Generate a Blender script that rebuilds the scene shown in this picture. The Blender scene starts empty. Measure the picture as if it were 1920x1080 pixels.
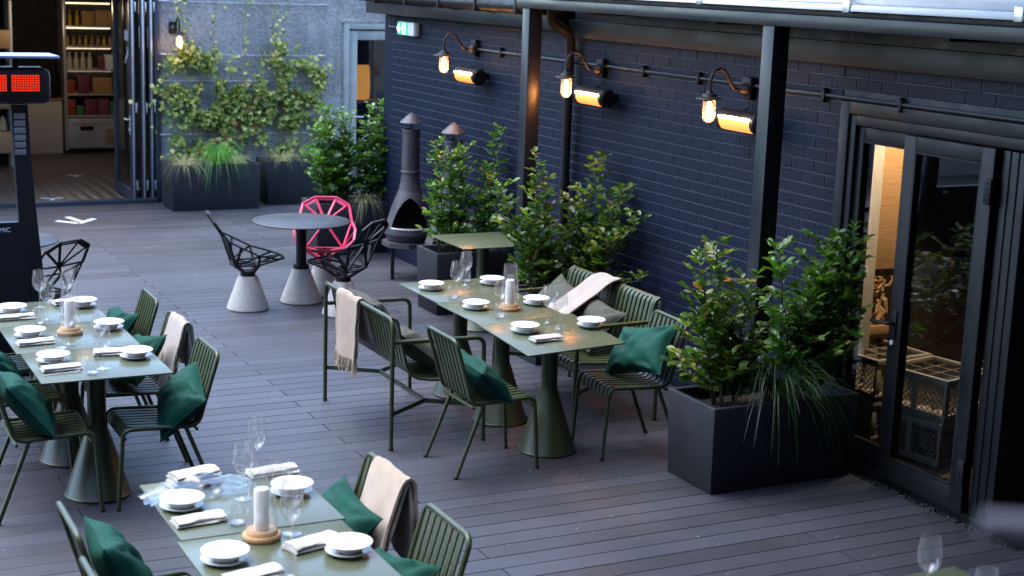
import bpy, bmesh, math, random
from mathutils import Vector, Matrix, noise
R = math.radians
SC = bpy.context.scene
COL = SC.collection

# ------------------------------------------------------------------ camera, sky, sun, exposure
YAW, PITCH, ROLL, CAMH, FPX = 0.469898, 0.200686, 0.034994, 2.95, 2850.0
cyw, syw, cpt, spt = math.cos(YAW), math.sin(YAW), math.cos(PITCH), math.sin(PITCH)
fw = Vector((syw*cpt, cyw*cpt, -spt)); r0 = Vector((cyw, -syw, 0)); u0 = r0.cross(fw)
rr = math.cos(ROLL)*r0 + math.sin(ROLL)*u0; uu = -math.sin(ROLL)*r0 + math.cos(ROLL)*u0
cam = bpy.data.cameras.new('camera'); cam.sensor_width = 36; cam.lens = FPX/1920*36
cam.clip_start = 0.05; cam.clip_end = 400
cam.dof.use_dof = True; cam.dof.focus_distance = 9.6; cam.dof.aperture_fstop = 3.2
camo = bpy.data.objects.new('camera', cam); COL.objects.link(camo)
mw = Matrix((rr, uu, -fw)).transposed().to_4x4(); mw.translation = (0, 0, CAMH)
camo.matrix_world = mw
SC.camera = camo

SUN_EL, SUN_AZ = R(64), R(-50)        # azimuth measured from +Y towards +X
W = bpy.data.worlds.new('World'); SC.world = W; W.use_nodes = True
wn = W.node_tree.nodes; wl = W.node_tree.links
sky = wn.new('ShaderNodeTexSky'); sky.sky_type = 'NISHITA'; sky.sun_disc = False
sky.sun_elevation = SUN_EL; sky.sun_rotation = SUN_AZ; sky.air_density = 1.0; sky.dust_density = .6; sky.ozone_density = 2.0
bg = wn['Background']; bg.inputs['Strength'].default_value = 0.13
wl.new(sky.outputs[0], bg.inputs['Color'])
sd = bpy.data.lights.new('sun', 'SUN'); sd.energy = 1.0; sd.angle = R(60); sd.color = (1.0, 0.94, 0.87)
so = bpy.data.objects.new('sun', sd); COL.objects.link(so)
sdir = Vector((math.sin(SUN_AZ)*math.cos(SUN_EL), math.cos(SUN_AZ)*math.cos(SUN_EL), math.sin(SUN_EL)))
so.rotation_euler = sdir.to_track_quat('Z', 'Y').to_euler(); so.location = (-10, 6, 14)
vs = SC.view_settings; vs.view_transform = 'Standard'; vs.look = 'None'; vs.gamma = 1; vs.use_curve_mapping = False
vs.exposure = 2.65
SC.cycles.max_bounces = 8; SC.cycles.transparent_max_bounces = 24; SC.cycles.glossy_bounces = 4
SC.cycles.sample_clamp_indirect = 4; SC.cycles.caustics_reflective = False; SC.cycles.caustics_refractive = False

# ------------------------------------------------------------------ helpers
KIDS = {}

def link(o, parent=None):
    COL.objects.link(o)
    if parent is not None:
        o.parent = parent
        KIDS.setdefault(parent.name, []).append(o)
    return o

def tag(o, label=None, cat=None, group=None, kind=None):
    if label: o['label'] = label
    if cat: o['category'] = cat
    if group: o['group'] = group
    if kind: o['kind'] = kind
    return o

def thing(name, label, cat, loc=(0, 0, 0), rz=0, group=None):
    o = bpy.data.objects.new(name, None); o.empty_display_size = .1
    o.location = loc; o.rotation_euler = (0, 0, rz); link(o)
    return tag(o, label, cat, group)

def structure(name, loc=(0, 0, 0)):
    o = bpy.data.objects.new(name, None); o.location = loc; link(o); o['kind'] = 'structure'
    return o

def clone(root, loc=None, rz=None, label=None, group=None, parent=None):
    c = root.copy(); link(c, parent)
    if loc is not None: c.location = loc
    if rz is not None: c.rotation_euler = (0, 0, rz)
    if label: c['label'] = label
    if group: c['group'] = group
    for k in list(KIDS.get(root.name, [])): clone(k, parent=c)
    return c

class MB:
    def __init__(s): s.v = []; s.f = []
    def add(s, vs_, fs):
        n = len(s.v); s.v += [tuple(p) for p in vs_]; s.f += [tuple(i+n for i in q) for q in fs]; return s
    def box(s, x0, x1, y0, y1, z0, z1):
        return s.add([(x0,y0,z0),(x1,y0,z0),(x1,y1,z0),(x0,y1,z0),(x0,y0,z1),(x1,y0,z1),(x1,y1,z1),(x0,y1,z1)],
                     [(0,3,2,1),(4,5,6,7),(0,1,5,4),(1,2,6,5),(2,3,7,6),(3,0,4,7)])
    def rbox(s, x0, x1, y0, y1, z0, z1, b=.004):
        bm = bmesh.new(); bmesh.ops.create_cube(bm, size=1)
        for v in bm.verts:
            v.co = Vector(((x0+x1)/2+v.co.x*(x1-x0), (y0+y1)/2+v.co.y*(y1-y0), (z0+z1)/2+v.co.z*(z1-z0)))
        bmesh.ops.bevel(bm, geom=list(bm.edges), offset=b, segments=2, affect='EDGES', profile=.5)
        bm.verts.index_update()
        s.add([v.co[:] for v in bm.verts], [[v.index for v in f.verts] for f in bm.faces]); bm.free(); return s
    def strut(s, a, b, w, t, up=(0, 0, 1)):
        a, b = Vector(a), Vector(b); d = (b-a).normalized(); u = Vector(up)
        x = d.cross(u)
        if x.length < 1e-3: x = d.cross(Vector((1, 0, 0)))
        x.normalize(); y = x.cross(d)
        P = []
        for p in (a, b):
            for sx, sy in ((-1,-1),(1,-1),(1,1),(-1,1)): P.append(p+x*sx*w/2+y*sy*t/2)
        return s.add(P, [(0,1,2,3),(7,6,5,4),(0,4,5,1),(1,5,6,2),(2,6,7,3),(3,7,4,0)])
    def tube(s, pts, r, n=8, cap=True, closed=False):
        pts = [Vector(p) for p in pts]; m = len(pts)
        rad = r if isinstance(r, (list, tuple)) else [r]*m
        base = len(s.v); prev = None
        for i, p in enumerate(pts):
            a = pts[i-1] if (i > 0 or closed) else p; b = pts[(i+1) % m] if (i < m-1 or closed) else p
            t = (b-a).normalized()
            if prev is None:
                x = t.cross(Vector((0, 0, 1)))
                if x.length < .05: x = t.cross(Vector((0, 1, 0)))
            else: x = prev - t*prev.dot(t)
            x.normalize(); prev = x; y = t.cross(x)
            for k in range(n):
                an = 2*math.pi*k/n; s.v.append(tuple(p+(x*math.cos(an)+y*math.sin(an))*rad[i]))
        for i in range(m if closed else m-1):
            j = (i+1) % m
            for k in range(n):
                k2 = (k+1) % n; s.f.append((base+i*n+k, base+i*n+k2, base+j*n+k2, base+j*n+k))
        if cap and not closed:
            s.f.append(tuple(base+k for k in range(n))[::-1]); s.f.append(tuple(base+(m-1)*n+k for k in range(n)))
        return s
    def lathe(s, prof, n=24, c=(0, 0, 0)):
        base = len(s.v); rows = []
        for (r, z) in prof:
            if r < 1e-5: s.v.append((c[0], c[1], c[2]+z)); rows.append([len(s.v)-1])
            else:
                st = len(s.v)
                for k in range(n):
                    a = 2*math.pi*k/n; s.v.append((c[0]+r*math.cos(a), c[1]+r*math.sin(a), c[2]+z))
                rows.append(list(range(st, st+n)))
        for A, B in zip(rows, rows[1:]):
            for k in range(n):
                k2 = (k+1) % n
                if len(A) == 1 and len(B) == 1: continue
                if len(A) == 1: s.f.append((A[0], B[k2], B[k]))
                elif len(B) == 1: s.f.append((A[k], A[k2], B[0]))
                else: s.f.append((A[k], A[k2], B[k2], B[k]))
        return s
    def sheet(s, grid):
        base = len(s.v); h = len(grid); w = len(grid[0])
        for row in grid: s.v += [tuple(p) for p in row]
        for i in range(h-1):
            for j in range(w-1):
                a = base+i*w+j; s.f.append((a, a+1, a+w+1, a+w))
        return s
    def slab(s, grid, t):
        """a grid given some thickness along its normals"""
        h = len(grid); w = len(grid[0]); G = [[Vector(p) for p in r] for r in grid]; L = [[None]*w for _ in range(h)]
        for i in range(h):
            for j in range(w):
                du = G[i][min(j+1, w-1)]-G[i][max(j-1, 0)]; dv = G[min(i+1, h-1)][j]-G[max(i-1, 0)][j]
                nn = du.cross(dv)
                L[i][j] = G[i][j]-(nn.normalized() if nn.length > 1e-9 else Vector((0, 0, 1)))*t
        b0 = len(s.v); s.sheet(G); b1 = len(s.v)
        for row in L: s.v += [tuple(p) for p in row]
        for i in range(h-1):
            for j in range(w-1):
                a = b1+i*w+j; s.f.append((a, a+w, a+w+1, a+1))
        ring = [(0, j) for j in range(w)]+[(i, w-1) for i in range(1, h)]+[(h-1, j) for j in range(w-2, -1, -1)]+[(i, 0) for i in range(h-2, 0, -1)]
        for (p, q) in zip(ring, ring[1:]+ring[:1]):
            s.f.append((b0+p[0]*w+p[1], b1+p[0]*w+p[1], b1+q[0]*w+q[1], b0+q[0]*w+q[1]))
        return s
    def xf(s, M, start=0):
        s.v = s.v[:start]+[tuple(M @ Vector(p)) for p in s.v[start:]]; return s
    def mesh(s, name, mat, smooth=True, ang=40):
        me = bpy.data.meshes.new(name); me.from_pydata(s.v, [], s.f)
        for m in (mat if isinstance(mat, (list, tuple)) else [mat]): me.materials.append(m)
        me.validate()
        if smooth:
            me.polygons.foreach_set('use_smooth', [True]*len(me.polygons)); me.set_sharp_from_angle(angle=R(ang))
        me.update(); return me
    def build(s, name, mat, parent=None, smooth=True, ang=40, loc=None):
        o = bpy.data.objects.new(name, s.mesh(name, mat, smooth, ang))
        if loc: o.location = loc
        return link(o, parent)

def mobj(name, me, parent=None, loc=None):
    o = bpy.data.objects.new(name, me)
    if loc is not None: o.location = loc
    return link(o, parent)

def fillet(pts, r, n=5):
    pts = [Vector(p) for p in pts]; out = [pts[0]]
    for a, p, b in zip(pts, pts[1:], pts[2:]):
        d1 = (a-p); d2 = (b-p); rr_ = min(r, d1.length*.48, d2.length*.48)
        A = p+d1.normalized()*rr_; B = p+d2.normalized()*rr_
        for i in range(n+1):
            t = i/n; out.append(A*(1-t)**2+p*2*t*(1-t)+B*t*t)
    out.append(pts[-1]); return out

# ------------------------------------------------------------------ materials
def newmat(name):
    m = bpy.data.materials.new(name); m.use_nodes = True
    return m, m.node_tree.nodes, m.node_tree.links, m.node_tree.nodes['Principled BSDF']

def mat(name, col, rough=.5, metal=0, var=.12, nscale=8, bump=0, bscale=60, spec=.5, coat=0, sheen=0, detail=4, rvar=.1, trans=0):
    m, n, l, p = newmat(name)
    tc = n.new('ShaderNodeTexCoord')
    tx = n.new('ShaderNodeTexNoise'); tx.inputs['Scale'].default_value = nscale; tx.inputs['Detail'].default_value = detail
    l.new(tc.outputs['Object'], tx.inputs['Vector'])
    rp = n.new('ShaderNodeValToRGB'); e = rp.color_ramp.elements
    e[0].position = .25; e[1].position = .75
    e[0].color = (*[c*(1-var) for c in col], 1); e[1].color = (*[min(1, c*(1+var)) for c in col], 1)
    l.new(tx.outputs['Fac'], rp.inputs['Fac']); l.new(rp.outputs['Color'], p.inputs['Base Color'])
    mr = n.new('ShaderNodeMapRange'); mr.inputs['From Min'].default_value = .3; mr.inputs['From Max'].default_value = .7
    mr.inputs['To Min'].default_value = max(0, rough-rvar); mr.inputs['To Max'].default_value = min(1, rough+rvar)
    l.new(tx.outputs['Fac'], mr.inputs['Value']); l.new(mr.outputs[0], p.inputs['Roughness'])
    p.inputs['Metallic'].default_value = metal; p.inputs['Specular IOR Level'].default_value = spec
    if coat: p.inputs['Coat Weight'].default_value = coat; p.inputs['Coat Roughness'].default_value = .15
    if sheen: p.inputs['Sheen Weight'].default_value = sheen; p.inputs['Sheen Roughness'].default_value = .5
    if trans: p.inputs['Subsurface Weight'].default_value = trans; p.inputs['Subsurface Radius'].default_value = (.01, .01, .01)
    if bump:
        t2 = n.new('ShaderNodeTexNoise'); t2.inputs['Scale'].default_value = bscale; t2.inputs['Detail'].default_value = 3
        l.new(tc.outputs['Object'], t2.inputs['Vector'])
        b = n.new('ShaderNodeBump'); b.inputs['Strength'].default_value = 1; b.inputs['Distance'].default_value = bump
        l.new(t2.outputs['Fac'], b.inputs['Height']); l.new(b.outputs[0], p.inputs['Normal'])
    return m

def weave(name, col, col2, scale, bump=.0006, kind='herring', rough=.95, sheen=.3):
    """woven cloth: fine diagonal ribs"""
    m, n, l, p = newmat(name)
    tc = n.new('ShaderNodeTexCoord'); mp = n.new('ShaderNodeMapping')
    l.new(tc.outputs['Object'], mp.inputs['Vector']); mp.inputs['Rotation'].default_value = (0, 0, R(40) if kind == 'rib' else 0)
    w = n.new('ShaderNodeTexWave'); w.wave_type = 'BANDS'; w.bands_direction = 'DIAGONAL' if kind == 'herring' else 'Y'
    w.inputs['Scale'].default_value = scale; w.inputs['Distortion'].default_value = .6; w.inputs['Detail'].default_value = 1
    l.new(mp.outputs[0], w.inputs['Vector'])
    ns = n.new('ShaderNodeTexNoise'); ns.inputs['Scale'].default_value = 14; l.new(tc.outputs['Object'], ns.inputs['Vector'])
    mx = n.new('ShaderNodeMix'); mx.data_type = 'RGBA'
    mx.inputs['A'].default_value = (*col, 1); mx.inputs['B'].default_value = (*col2, 1)
    l.new(w.outputs['Fac'], mx.inputs['Factor'])
    mx2 = n.new('ShaderNodeMix'); mx2.data_type = 'RGBA'; mx2.blend_type = 'MULTIPLY'; mx2.inputs['Factor'].default_value = .35
    l.new(mx.outputs['Result'], mx2.inputs['A']); l.new(ns.outputs['Fac'], mx2.inputs['B'])
    l.new(mx2.outputs['Result'], p.inputs['Base Color'])
    p.inputs['Roughness'].default_value = rough; p.inputs['Sheen Weight'].default_value = sheen
    b = n.new('ShaderNodeBump'); b.inputs['Distance'].default_value = bump; l.new(w.outputs['Fac'], b.inputs['Height'])
    l.new(b.outputs[0], p.inputs['Normal']); return m

def emit(name, col, s):
    m, n, l, p = newmat(name); p.inputs['Base Color'].default_value = (*col, 1)
    p.inputs['Emission Color'].default_value = (*col, 1); p.inputs['Emission Strength'].default_value = s
    p.inputs['Roughness'].default_value = .6; return m

def thin_glass(name, tint=(.96, .97, .97), rough=0.0, ior=1.5, boost=1.0, haze=0.0):
    m = bpy.data.materials.new(name); m.use_nodes = True; n = m.node_tree.nodes; l = m.node_tree.links; n.clear()
    out = n.new('ShaderNodeOutputMaterial'); t = n.new('ShaderNodeBsdfTransparent'); g = n.new('ShaderNodeBsdfGlossy')
    t.inputs['Color'].default_value = (*tint, 1); g.inputs['Roughness'].default_value = rough
    lw = n.new('ShaderNodeLayerWeight'); lw.inputs['Blend'].default_value = .5        # facing: the same from both sides of a thin wall
    pw = n.new('ShaderNodeMath'); pw.operation = 'POWER'; pw.inputs[1].default_value = 4.5; l.new(lw.outputs['Facing'], pw.inputs[0])
    mu = n.new('ShaderNodeMath'); mu.operation = 'MULTIPLY_ADD'; mu.use_clamp = True; mu.inputs[1].default_value = .9; mu.inputs[2].default_value = .045*boost
    mx = n.new('ShaderNodeMixShader'); l.new(pw.outputs[0], mu.inputs[0]); l.new(mu.outputs[0], mx.inputs[0])
    l.new(t.outputs[0], mx.inputs[1]); l.new(g.outputs[0], mx.inputs[2])
    if haze:
        df = n.new('ShaderNodeBsdfTranslucent'); df.inputs['Color'].default_value = (.9, .88, .85, 1); dfu = n.new('ShaderNodeBsdfDiffuse'); dfu.inputs['Color'].default_value = (.9, .9, .9, 1)
        m2 = n.new('ShaderNodeMixShader'); l.new(df.outputs[0], m2.inputs[1]); l.new(dfu.outputs[0], m2.inputs[2])
        m3 = n.new('ShaderNodeMixShader'); m3.inputs[0].default_value = haze; l.new(mx.outputs[0], m3.inputs[1]); l.new(m2.outputs[0], m3.inputs[2]); l.new(m3.outputs[0], out.inputs['Surface'])
    else: l.new(mx.outputs[0], out.inputs['Surface'])
    return m

def leafmat(name, cols, rough=.35, spec=.5, trans=.35):
    m, n, l, p = newmat(name)
    ge = n.new('ShaderNodeNewGeometry'); oi = n.new('ShaderNodeObjectInfo')
    ad = n.new('ShaderNodeMath'); l.new(ge.outputs['Random Per Island'], ad.inputs[0]); l.new(oi.outputs['Random'], ad.inputs[1])
    fr = n.new('ShaderNodeMath'); fr.operation = 'FRACT'; l.new(ad.outputs[0], fr.inputs[0])
    rp = n.new('ShaderNodeValToRGB'); rp.color_ramp.interpolation = 'LINEAR'
    el = rp.color_ramp.elements
    while len(el) < len(cols): el.new(.5)
    for i, (pos, c) in enumerate(cols): el[i].position = pos; el[i].color = (*c, 1)
    l.new(fr.outputs[0], rp.inputs['Fac']); l.new(rp.outputs['Color'], p.inputs['Base Color'])
    p.inputs['Roughness'].default_value = rough; p.inputs['Specular IOR Level'].default_value = spec
    tr = n.new('ShaderNodeBsdfTranslucent'); hs = n.new('ShaderNodeHueSaturation'); hs.inputs['Value'].default_value = 1.6
    hs.inputs['Saturation'].default_value = 1.1; l.new(rp.outputs['Color'], hs.inputs['Color']); l.new(hs.outputs[0], tr.inputs['Color'])
    mx = n.new('ShaderNodeMixShader'); mx.inputs[0].default_value = trans
    out = n['Material Output']; l.new(p.outputs[0], mx.inputs[1]); l.new(tr.outputs[0], mx.inputs[2]); l.new(mx.outputs[0], out.inputs['Surface'])
    return m

def woodmat(name, c1, c2, scale=6, rough=.5, stretch=(1, 1, 12), bump=.0004):
    m, n, l, p = newmat(name)
    tc = n.new('ShaderNodeTexCoord'); mp = n.new('ShaderNodeMapping'); mp.inputs['Scale'].default_value = stretch
    l.new(tc.outputs['Object'], mp.inputs['Vector'])
    t = n.new('ShaderNodeTexNoise'); t.inputs['Scale'].default_value = scale; t.inputs['Detail'].default_value = 6; t.inputs['Distortion'].default_value = .4
    l.new(mp.outputs[0], t.inputs['Vector'])
    rp = n.new('ShaderNodeValToRGB'); rp.color_ramp.elements[0].position = .3; rp.color_ramp.elements[1].position = .7
    rp.color_ramp.elements[0].color = (*c1, 1); rp.color_ramp.elements[1].color = (*c2, 1)
    l.new(t.outputs['Fac'], rp.inputs['Fac']); l.new(rp.outputs[0], p.inputs['Base Color']); p.inputs['Roughness'].default_value = rough
    b = n.new('ShaderNodeBump'); b.inputs['Distance'].default_value = bump; l.new(t.outputs['Fac'], b.inputs['Height']); l.new(b.outputs[0], p.inputs['Normal'])
    return m

def deckmat():
    m, n, l, p = newmat('composite_decking')
    ge = n.new('ShaderNodeNewGeometry'); oi = n.new('ShaderNodeObjectInfo')
    mp = n.new('ShaderNodeMapping'); mp.inputs['Scale'].default_value = (1.2, 14, 1); l.new(ge.outputs['Position'], mp.inputs['Vector'])
    t = n.new('ShaderNodeTexNoise'); t.inputs['Scale'].default_value = 3; t.inputs['Detail'].default_value = 7; l.new(mp.outputs[0], t.inputs['Vector'])
    t2 = n.new('ShaderNodeTexNoise'); t2.inputs['Scale'].default_value = 1.1; t2.inputs['Detail'].default_value = 5; l.new(ge.outputs['Position'], t2.inputs['Vector'])
    ad = n.new('ShaderNodeMath'); ad.operation = 'ADD'; l.new(t.outputs['Fac'], ad.inputs[0]); l.new(t2.outputs['Fac'], ad.inputs[1])
    om = n.new('ShaderNodeMath'); om.operation = 'MULTIPLY_ADD'; om.inputs[1].default_value = .75; l.new(oi.outputs['Random'], om.inputs[0]); l.new(ad.outputs[0], om.inputs[2])
    mr = n.new('ShaderNodeMapRange'); mr.inputs['From Min'].default_value = .85; mr.inputs['From Max'].default_value = 1.75; l.new(om.outputs[0], mr.inputs['Value'])
    rp = n.new('ShaderNodeValToRGB'); e = rp.color_ramp.elements
    e[0].color = (.0125, .0145, .0215, 1); e[1].color = (.036, .041, .058, 1); l.new(mr.outputs[0], rp.inputs['Fac'])
    l.new(rp.outputs[0], p.inputs['Base Color'])
    rg = n.new('ShaderNodeMapRange'); rg.inputs['From Min'].default_value = .3; rg.inputs['From Max'].default_value = .7
    p.inputs['Specular IOR Level'].default_value = .55; p.inputs['Coat Weight'].default_value = .25; p.inputs['Coat Roughness'].default_value = .55; rg.inputs['To Min'].default_value = .44; rg.inputs['To Max'].default_value = .62; l.new(t2.outputs['Fac'], rg.inputs['Value']); l.new(rg.outputs[0], p.inputs['Roughness'])
    sx = n.new('ShaderNodeSeparateXYZ'); l.new(ge.outputs['Position'], sx.inputs[0])
    mu = n.new('ShaderNodeMath'); mu.operation = 'MULTIPLY'; mu.inputs[1].default_value = 2*math.pi/.0107; l.new(sx.outputs['Y'], mu.inputs[0])
    sn = n.new('ShaderNodeMath'); sn.operation = 'SINE'; l.new(mu.outputs[0], sn.inputs[0])
    b = n.new('ShaderNodeBump'); b.inputs['Strength'].default_value = .35; b.inputs['Distance'].default_value = .002; l.new(sn.outputs[0], b.inputs['Height'])
    b2 = n.new('ShaderNodeBump'); b2.inputs['Strength'].default_value = .4; b2.inputs['Distance'].default_value = .002; l.new(t.outputs['Fac'], b2.inputs['Height']); l.new(b.outputs[0], b2.inputs['Normal'])
    l.new(b2.outputs[0], p.inputs['Normal']); return m

def brickpaint():
    m, n, l, p = newmat('navy_brick_paint')
    ge = n.new('ShaderNodeNewGeometry'); oi = n.new('ShaderNodeObjectInfo')
    t = n.new('ShaderNodeTexNoise'); t.inputs['Scale'].default_value = 2.2; t.inputs['Detail'].default_value = 6; l.new(ge.outputs['Position'], t.inputs['Vector'])
    ad = n.new('ShaderNodeMath'); ad.operation = 'MULTIPLY_ADD'; ad.inputs[1].default_value = .09; l.new(oi.outputs['Random'], ad.inputs[0]); l.new(t.outputs['Fac'], ad.inputs[2])
    rp = n.new('ShaderNodeValToRGB'); e = rp.color_ramp.elements; e[0].position = .3; e[1].position = .85
    e[0].color = (.0028, .0058, .0180, 1); e[1].color = (.0050, .0094, .0265, 1); l.new(ad.outputs[0], rp.inputs['Fac'])
    # pale drips and scuffs in the paint
    mp = n.new('ShaderNodeMapping'); mp.inputs['Scale'].default_value = (1, 9, 1.1); l.new(ge.outputs['Position'], mp.inputs['Vector'])
    d = n.new('ShaderNodeTexNoise'); d.inputs['Scale'].default_value = 2.2; d.inputs['Detail'].default_value = 8; d.inputs['Roughness'].default_value = .7; l.new(mp.outputs[0], d.inputs['Vector'])
    dr = n.new('ShaderNodeMapRange'); dr.inputs['From Min'].default_value = .60; dr.inputs['From Max'].default_value = .84; dr.inputs['To Max'].default_value = .6; l.new(d.outputs['Fac'], dr.inputs['Value'])
    mx = n.new('ShaderNodeMix'); mx.data_type = 'RGBA'; mx.inputs['B'].default_value = (.055, .060, .080, 1)
    l.new(dr.outputs[0], mx.inputs['Factor']); l.new(rp.outputs[0], mx.inputs['A']); l.new(mx.outputs['Result'], p.inputs['Base Color'])
    p.inputs['Roughness'].default_value = .55; p.inputs['Specular IOR Level'].default_value = .18
    b1 = n.new('ShaderNodeTexNoise'); b1.inputs['Scale'].default_value = 38; b1.inputs['Detail'].default_value = 5; l.new(ge.outputs['Position'], b1.inputs['Vector'])
    b = n.new('ShaderNodeBump'); b.inputs['Distance'].default_value = .006; b.inputs['Strength'].default_value = .7; l.new(b1.outputs['Fac'], b.inputs['Height']); l.new(b.outputs[0], p.inputs['Normal'])
    return m

def rendermat():
    m, n, l, p = newmat('pebbledash_render')
    ge = n.new('ShaderNodeNewGeometry')
    v = n.new('ShaderNodeTexVoronoi'); v.inputs['Scale'].default_value = 55; l.new(ge.outputs['Position'], v.inputs['Vector'])
    t = n.new('ShaderNodeTexNoise'); t.inputs['Scale'].default_value = 30; t.inputs['Detail'].default_value = 6; l.new(ge.outputs['Position'], t.inputs['Vector'])
    t2 = n.new('ShaderNodeTexNoise'); t2.inputs['Scale'].default_value = 1.4; t2.inputs['Detail'].default_value = 5; l.new(ge.outputs['Position'], t2.inputs['Vector'])
    ad = n.new('ShaderNodeMath'); ad.operation = 'ADD'; l.new(t.outputs['Fac'], ad.inputs[0]); l.new(t2.outputs['Fac'], ad.inputs[1])
    rp = n.new('ShaderNodeValToRGB'); e = rp.color_ramp.elements; e[0].position = .35; e[1].position = .7
    hf = n.new('ShaderNodeMath'); hf.operation = 'MULTIPLY'; hf.inputs[1].default_value = .5; l.new(ad.outputs[0], hf.inputs[0])
    e[0].color = (.20, .203, .212, 1); e[1].color = (.47, .475, .485, 1); l.new(hf.outputs[0], rp.inputs['Fac']); l.new(rp.outputs[0], p.inputs['Base Color'])
    sm = n.new('ShaderNodeMapping'); sm.inputs['Scale'].default_value = (5, 1, .5); l.new(ge.outputs['Position'], sm.inputs['Vector'])
    sn = n.new('ShaderNodeTexNoise'); sn.inputs['Scale'].default_value = 1.6; sn.inputs['Detail'].default_value = 6; l.new(sm.outputs[0], sn.inputs['Vector'])
    sr = n.new('ShaderNodeMapRange'); sr.inputs['From Min'].default_value = .5; sr.inputs['From Max'].default_value = .78; sr.inputs['To Min'].default_value = 0; sr.inputs['To Max'].default_value = .55; l.new(sn.outputs['Fac'], sr.inputs['Value'])
    sx_ = n.new('ShaderNodeMix'); sx_.data_type = 'RGBA'; sx_.inputs['B'].default_value = (.13, .135, .14, 1); l.new(sr.outputs[0], sx_.inputs['Factor']); l.new(rp.outputs[0], sx_.inputs['A']); l.new(sx_.outputs['Result'], p.inputs['Base Color'])
    p.inputs['Roughness'].default_value = .85
    b = n.new('ShaderNodeBump'); b.inputs['Distance'].default_value = .02; b.inputs['Strength'].default_value = .9; l.new(t.outputs['Fac'], b.inputs['Height'])
    b2 = n.new('ShaderNodeBump'); b2.inputs['Distance'].default_value = .008; b2.inputs['Strength'].default_value = .8; l.new(v.outputs['Distance'], b2.inputs['Height']); l.new(b.outputs[0], b2.inputs['Normal'])
    l.new(b2.outputs[0], p.inputs['Normal']); return m

M = {}
M['deck'] = deckmat(); M['brick'] = brickpaint(); M['render'] = rendermat()
M['mortar'] = mat('navy_mortar_paint', (.0044, .0085, .0220), .55, bump=.003, bscale=50)
M['olive'] = mat('olive_powder_coat', (.040, .054, .022), .36, var=.08, nscale=5, bump=.00012, bscale=900, rvar=.05)
M['olive_sheen'] = mat('olive_coat_sky_sheen', (.085, .100, .060), .27, var=.05, nscale=3, bump=.00003, bscale=700, rvar=.02)  # same olive coat, base lightened to carry the sky sheen on tops
M['steel'] = mat('charcoal_steel_paint', (.010, .0135, .018), .36, var=.1, nscale=3, rvar=.06, spec=.32)
M['black'] = mat('black_metal', (.008, .008, .010), .55, var=.2, nscale=6, spec=.25)
M['bronze'] = mat('dark_bronze', (.028, .023, .021), .42, metal=.3, var=.3, nscale=14, bump=.0006, bscale=90)
M['frame'] = mat('black_door_frame', (.0045, .006, .0075), .5, var=.12, nscale=3, spec=.3)
M['greyframe'] = mat('blue_grey_aluminium', (.035, .043, .060), .38, var=.1, nscale=3)
M['planter'] = mat('charcoal_planter', (.0105, .0135, .0185), .66, var=.16, nscale=6, bump=.0007, bscale=160, spec=.35)
def planterwear(m):
    n, l = m.node_tree.nodes, m.node_tree.links; p = n['Principled BSDF']; src = p.inputs['Base Color'].links[0].from_socket
    tc = n.new('ShaderNodeNewGeometry'); mp = n.new('ShaderNodeMapping'); mp.inputs['Scale'].default_value = (7, 7, .7); l.new(tc.outputs['Position'], mp.inputs['Vector'])
    t = n.new('ShaderNodeTexNoise'); t.inputs['Scale'].default_value = 1.5; t.inputs['Detail'].default_value = 9; t.inputs['Roughness'].default_value = .7; l.new(mp.outputs[0], t.inputs['Vector'])
    r = n.new('ShaderNodeMapRange'); r.inputs['From Min'].default_value = .55; r.inputs['From Max'].default_value = .82; r.inputs['To Max'].default_value = .6; l.new(t.outputs['Fac'], r.inputs['Value'])
    x = n.new('ShaderNodeMix'); x.data_type = 'RGBA'; x.inputs['B'].default_value = (.040, .045, .052, 1); l.new(r.outputs[0], x.inputs['Factor']); l.new(src, x.inputs['A']); l.new(x.outputs['Result'], p.inputs['Base Color'])
planterwear(M['planter'])
M['soil'] = mat('dark_soil', (.022, .016, .012), .95, var=.5, nscale=30, bump=.02, bscale=50)
M['concrete'] = mat('cast_concrete', (.40, .385, .36), .8, var=.16, nscale=26, bump=.0012, bscale=200)
M['pink'] = mat('pink_coat', (.70, .055, .14), .4, var=.06)
M['red'] = mat('red_coat', (.55, .03, .03), .45, var=.06)
M['porcelain'] = mat('white_porcelain', (.70, .70, .69), .22, var=.02, spec=.5, rvar=.02)
M['napkin'] = weave('linen_napkin', (.70, .68, .65), (.64, .62, .59), 220, .0003, sheen=.2)
M['candle'] = mat('candle_wax', (.83, .81, .77), .55, var=.03, trans=.15)
M['wood'] = woodmat('turned_oak', (.42, .24, .11), (.58, .36, .18), 10, .5, (1, 12, 12))
M['oakwarm'] = woodmat('oak_veneer', (.40, .21, .085), (.54, .31, .14), 4, .55, (1, 1, 18))
M['oakpale'] = woodmat('pale_board', (.42, .36, .29), (.50, .44, .36), 5, .6, (14, 1, 1))
M['drift'] = woodmat('driftwood', (.34, .18, .07), (.52, .31, .14), 9, .6, (3, 3, 3), .004)
M['darkfloor'] = woodmat('dark_wood_floor', (.050, .028, .018), (.085, .05, .034), 3, .4, (1.5, 14, 1))
M['shopfloor'] = woodmat('brown_wood_floor', (.085, .062, .048), (.135, .10, .078), 3, .42, (12, 1, 1))
M['darkwall'] = mat('dark_interior_wall', (.016, .014, .013), .8)
M['whitewall'] = mat('white_interior_wall', (.62, .62, .60), .8, var=.05)
M['white'] = mat('white_lacquer', (.78, .79, .82), .35, var=.04)
M['gutterwhite'] = mat('white_canopy_fabric', (.80, .81, .84), .45, var=.05, nscale=5)
M['stainless'] = mat('brushed_steel', (.52, .52, .53), .3, metal=.3, var=.03, nscale=3, rvar=.03)
M['galv'] = mat('galvanised_wire', (.60, .62, .65), .35, metal=.8, var=.1)
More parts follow.
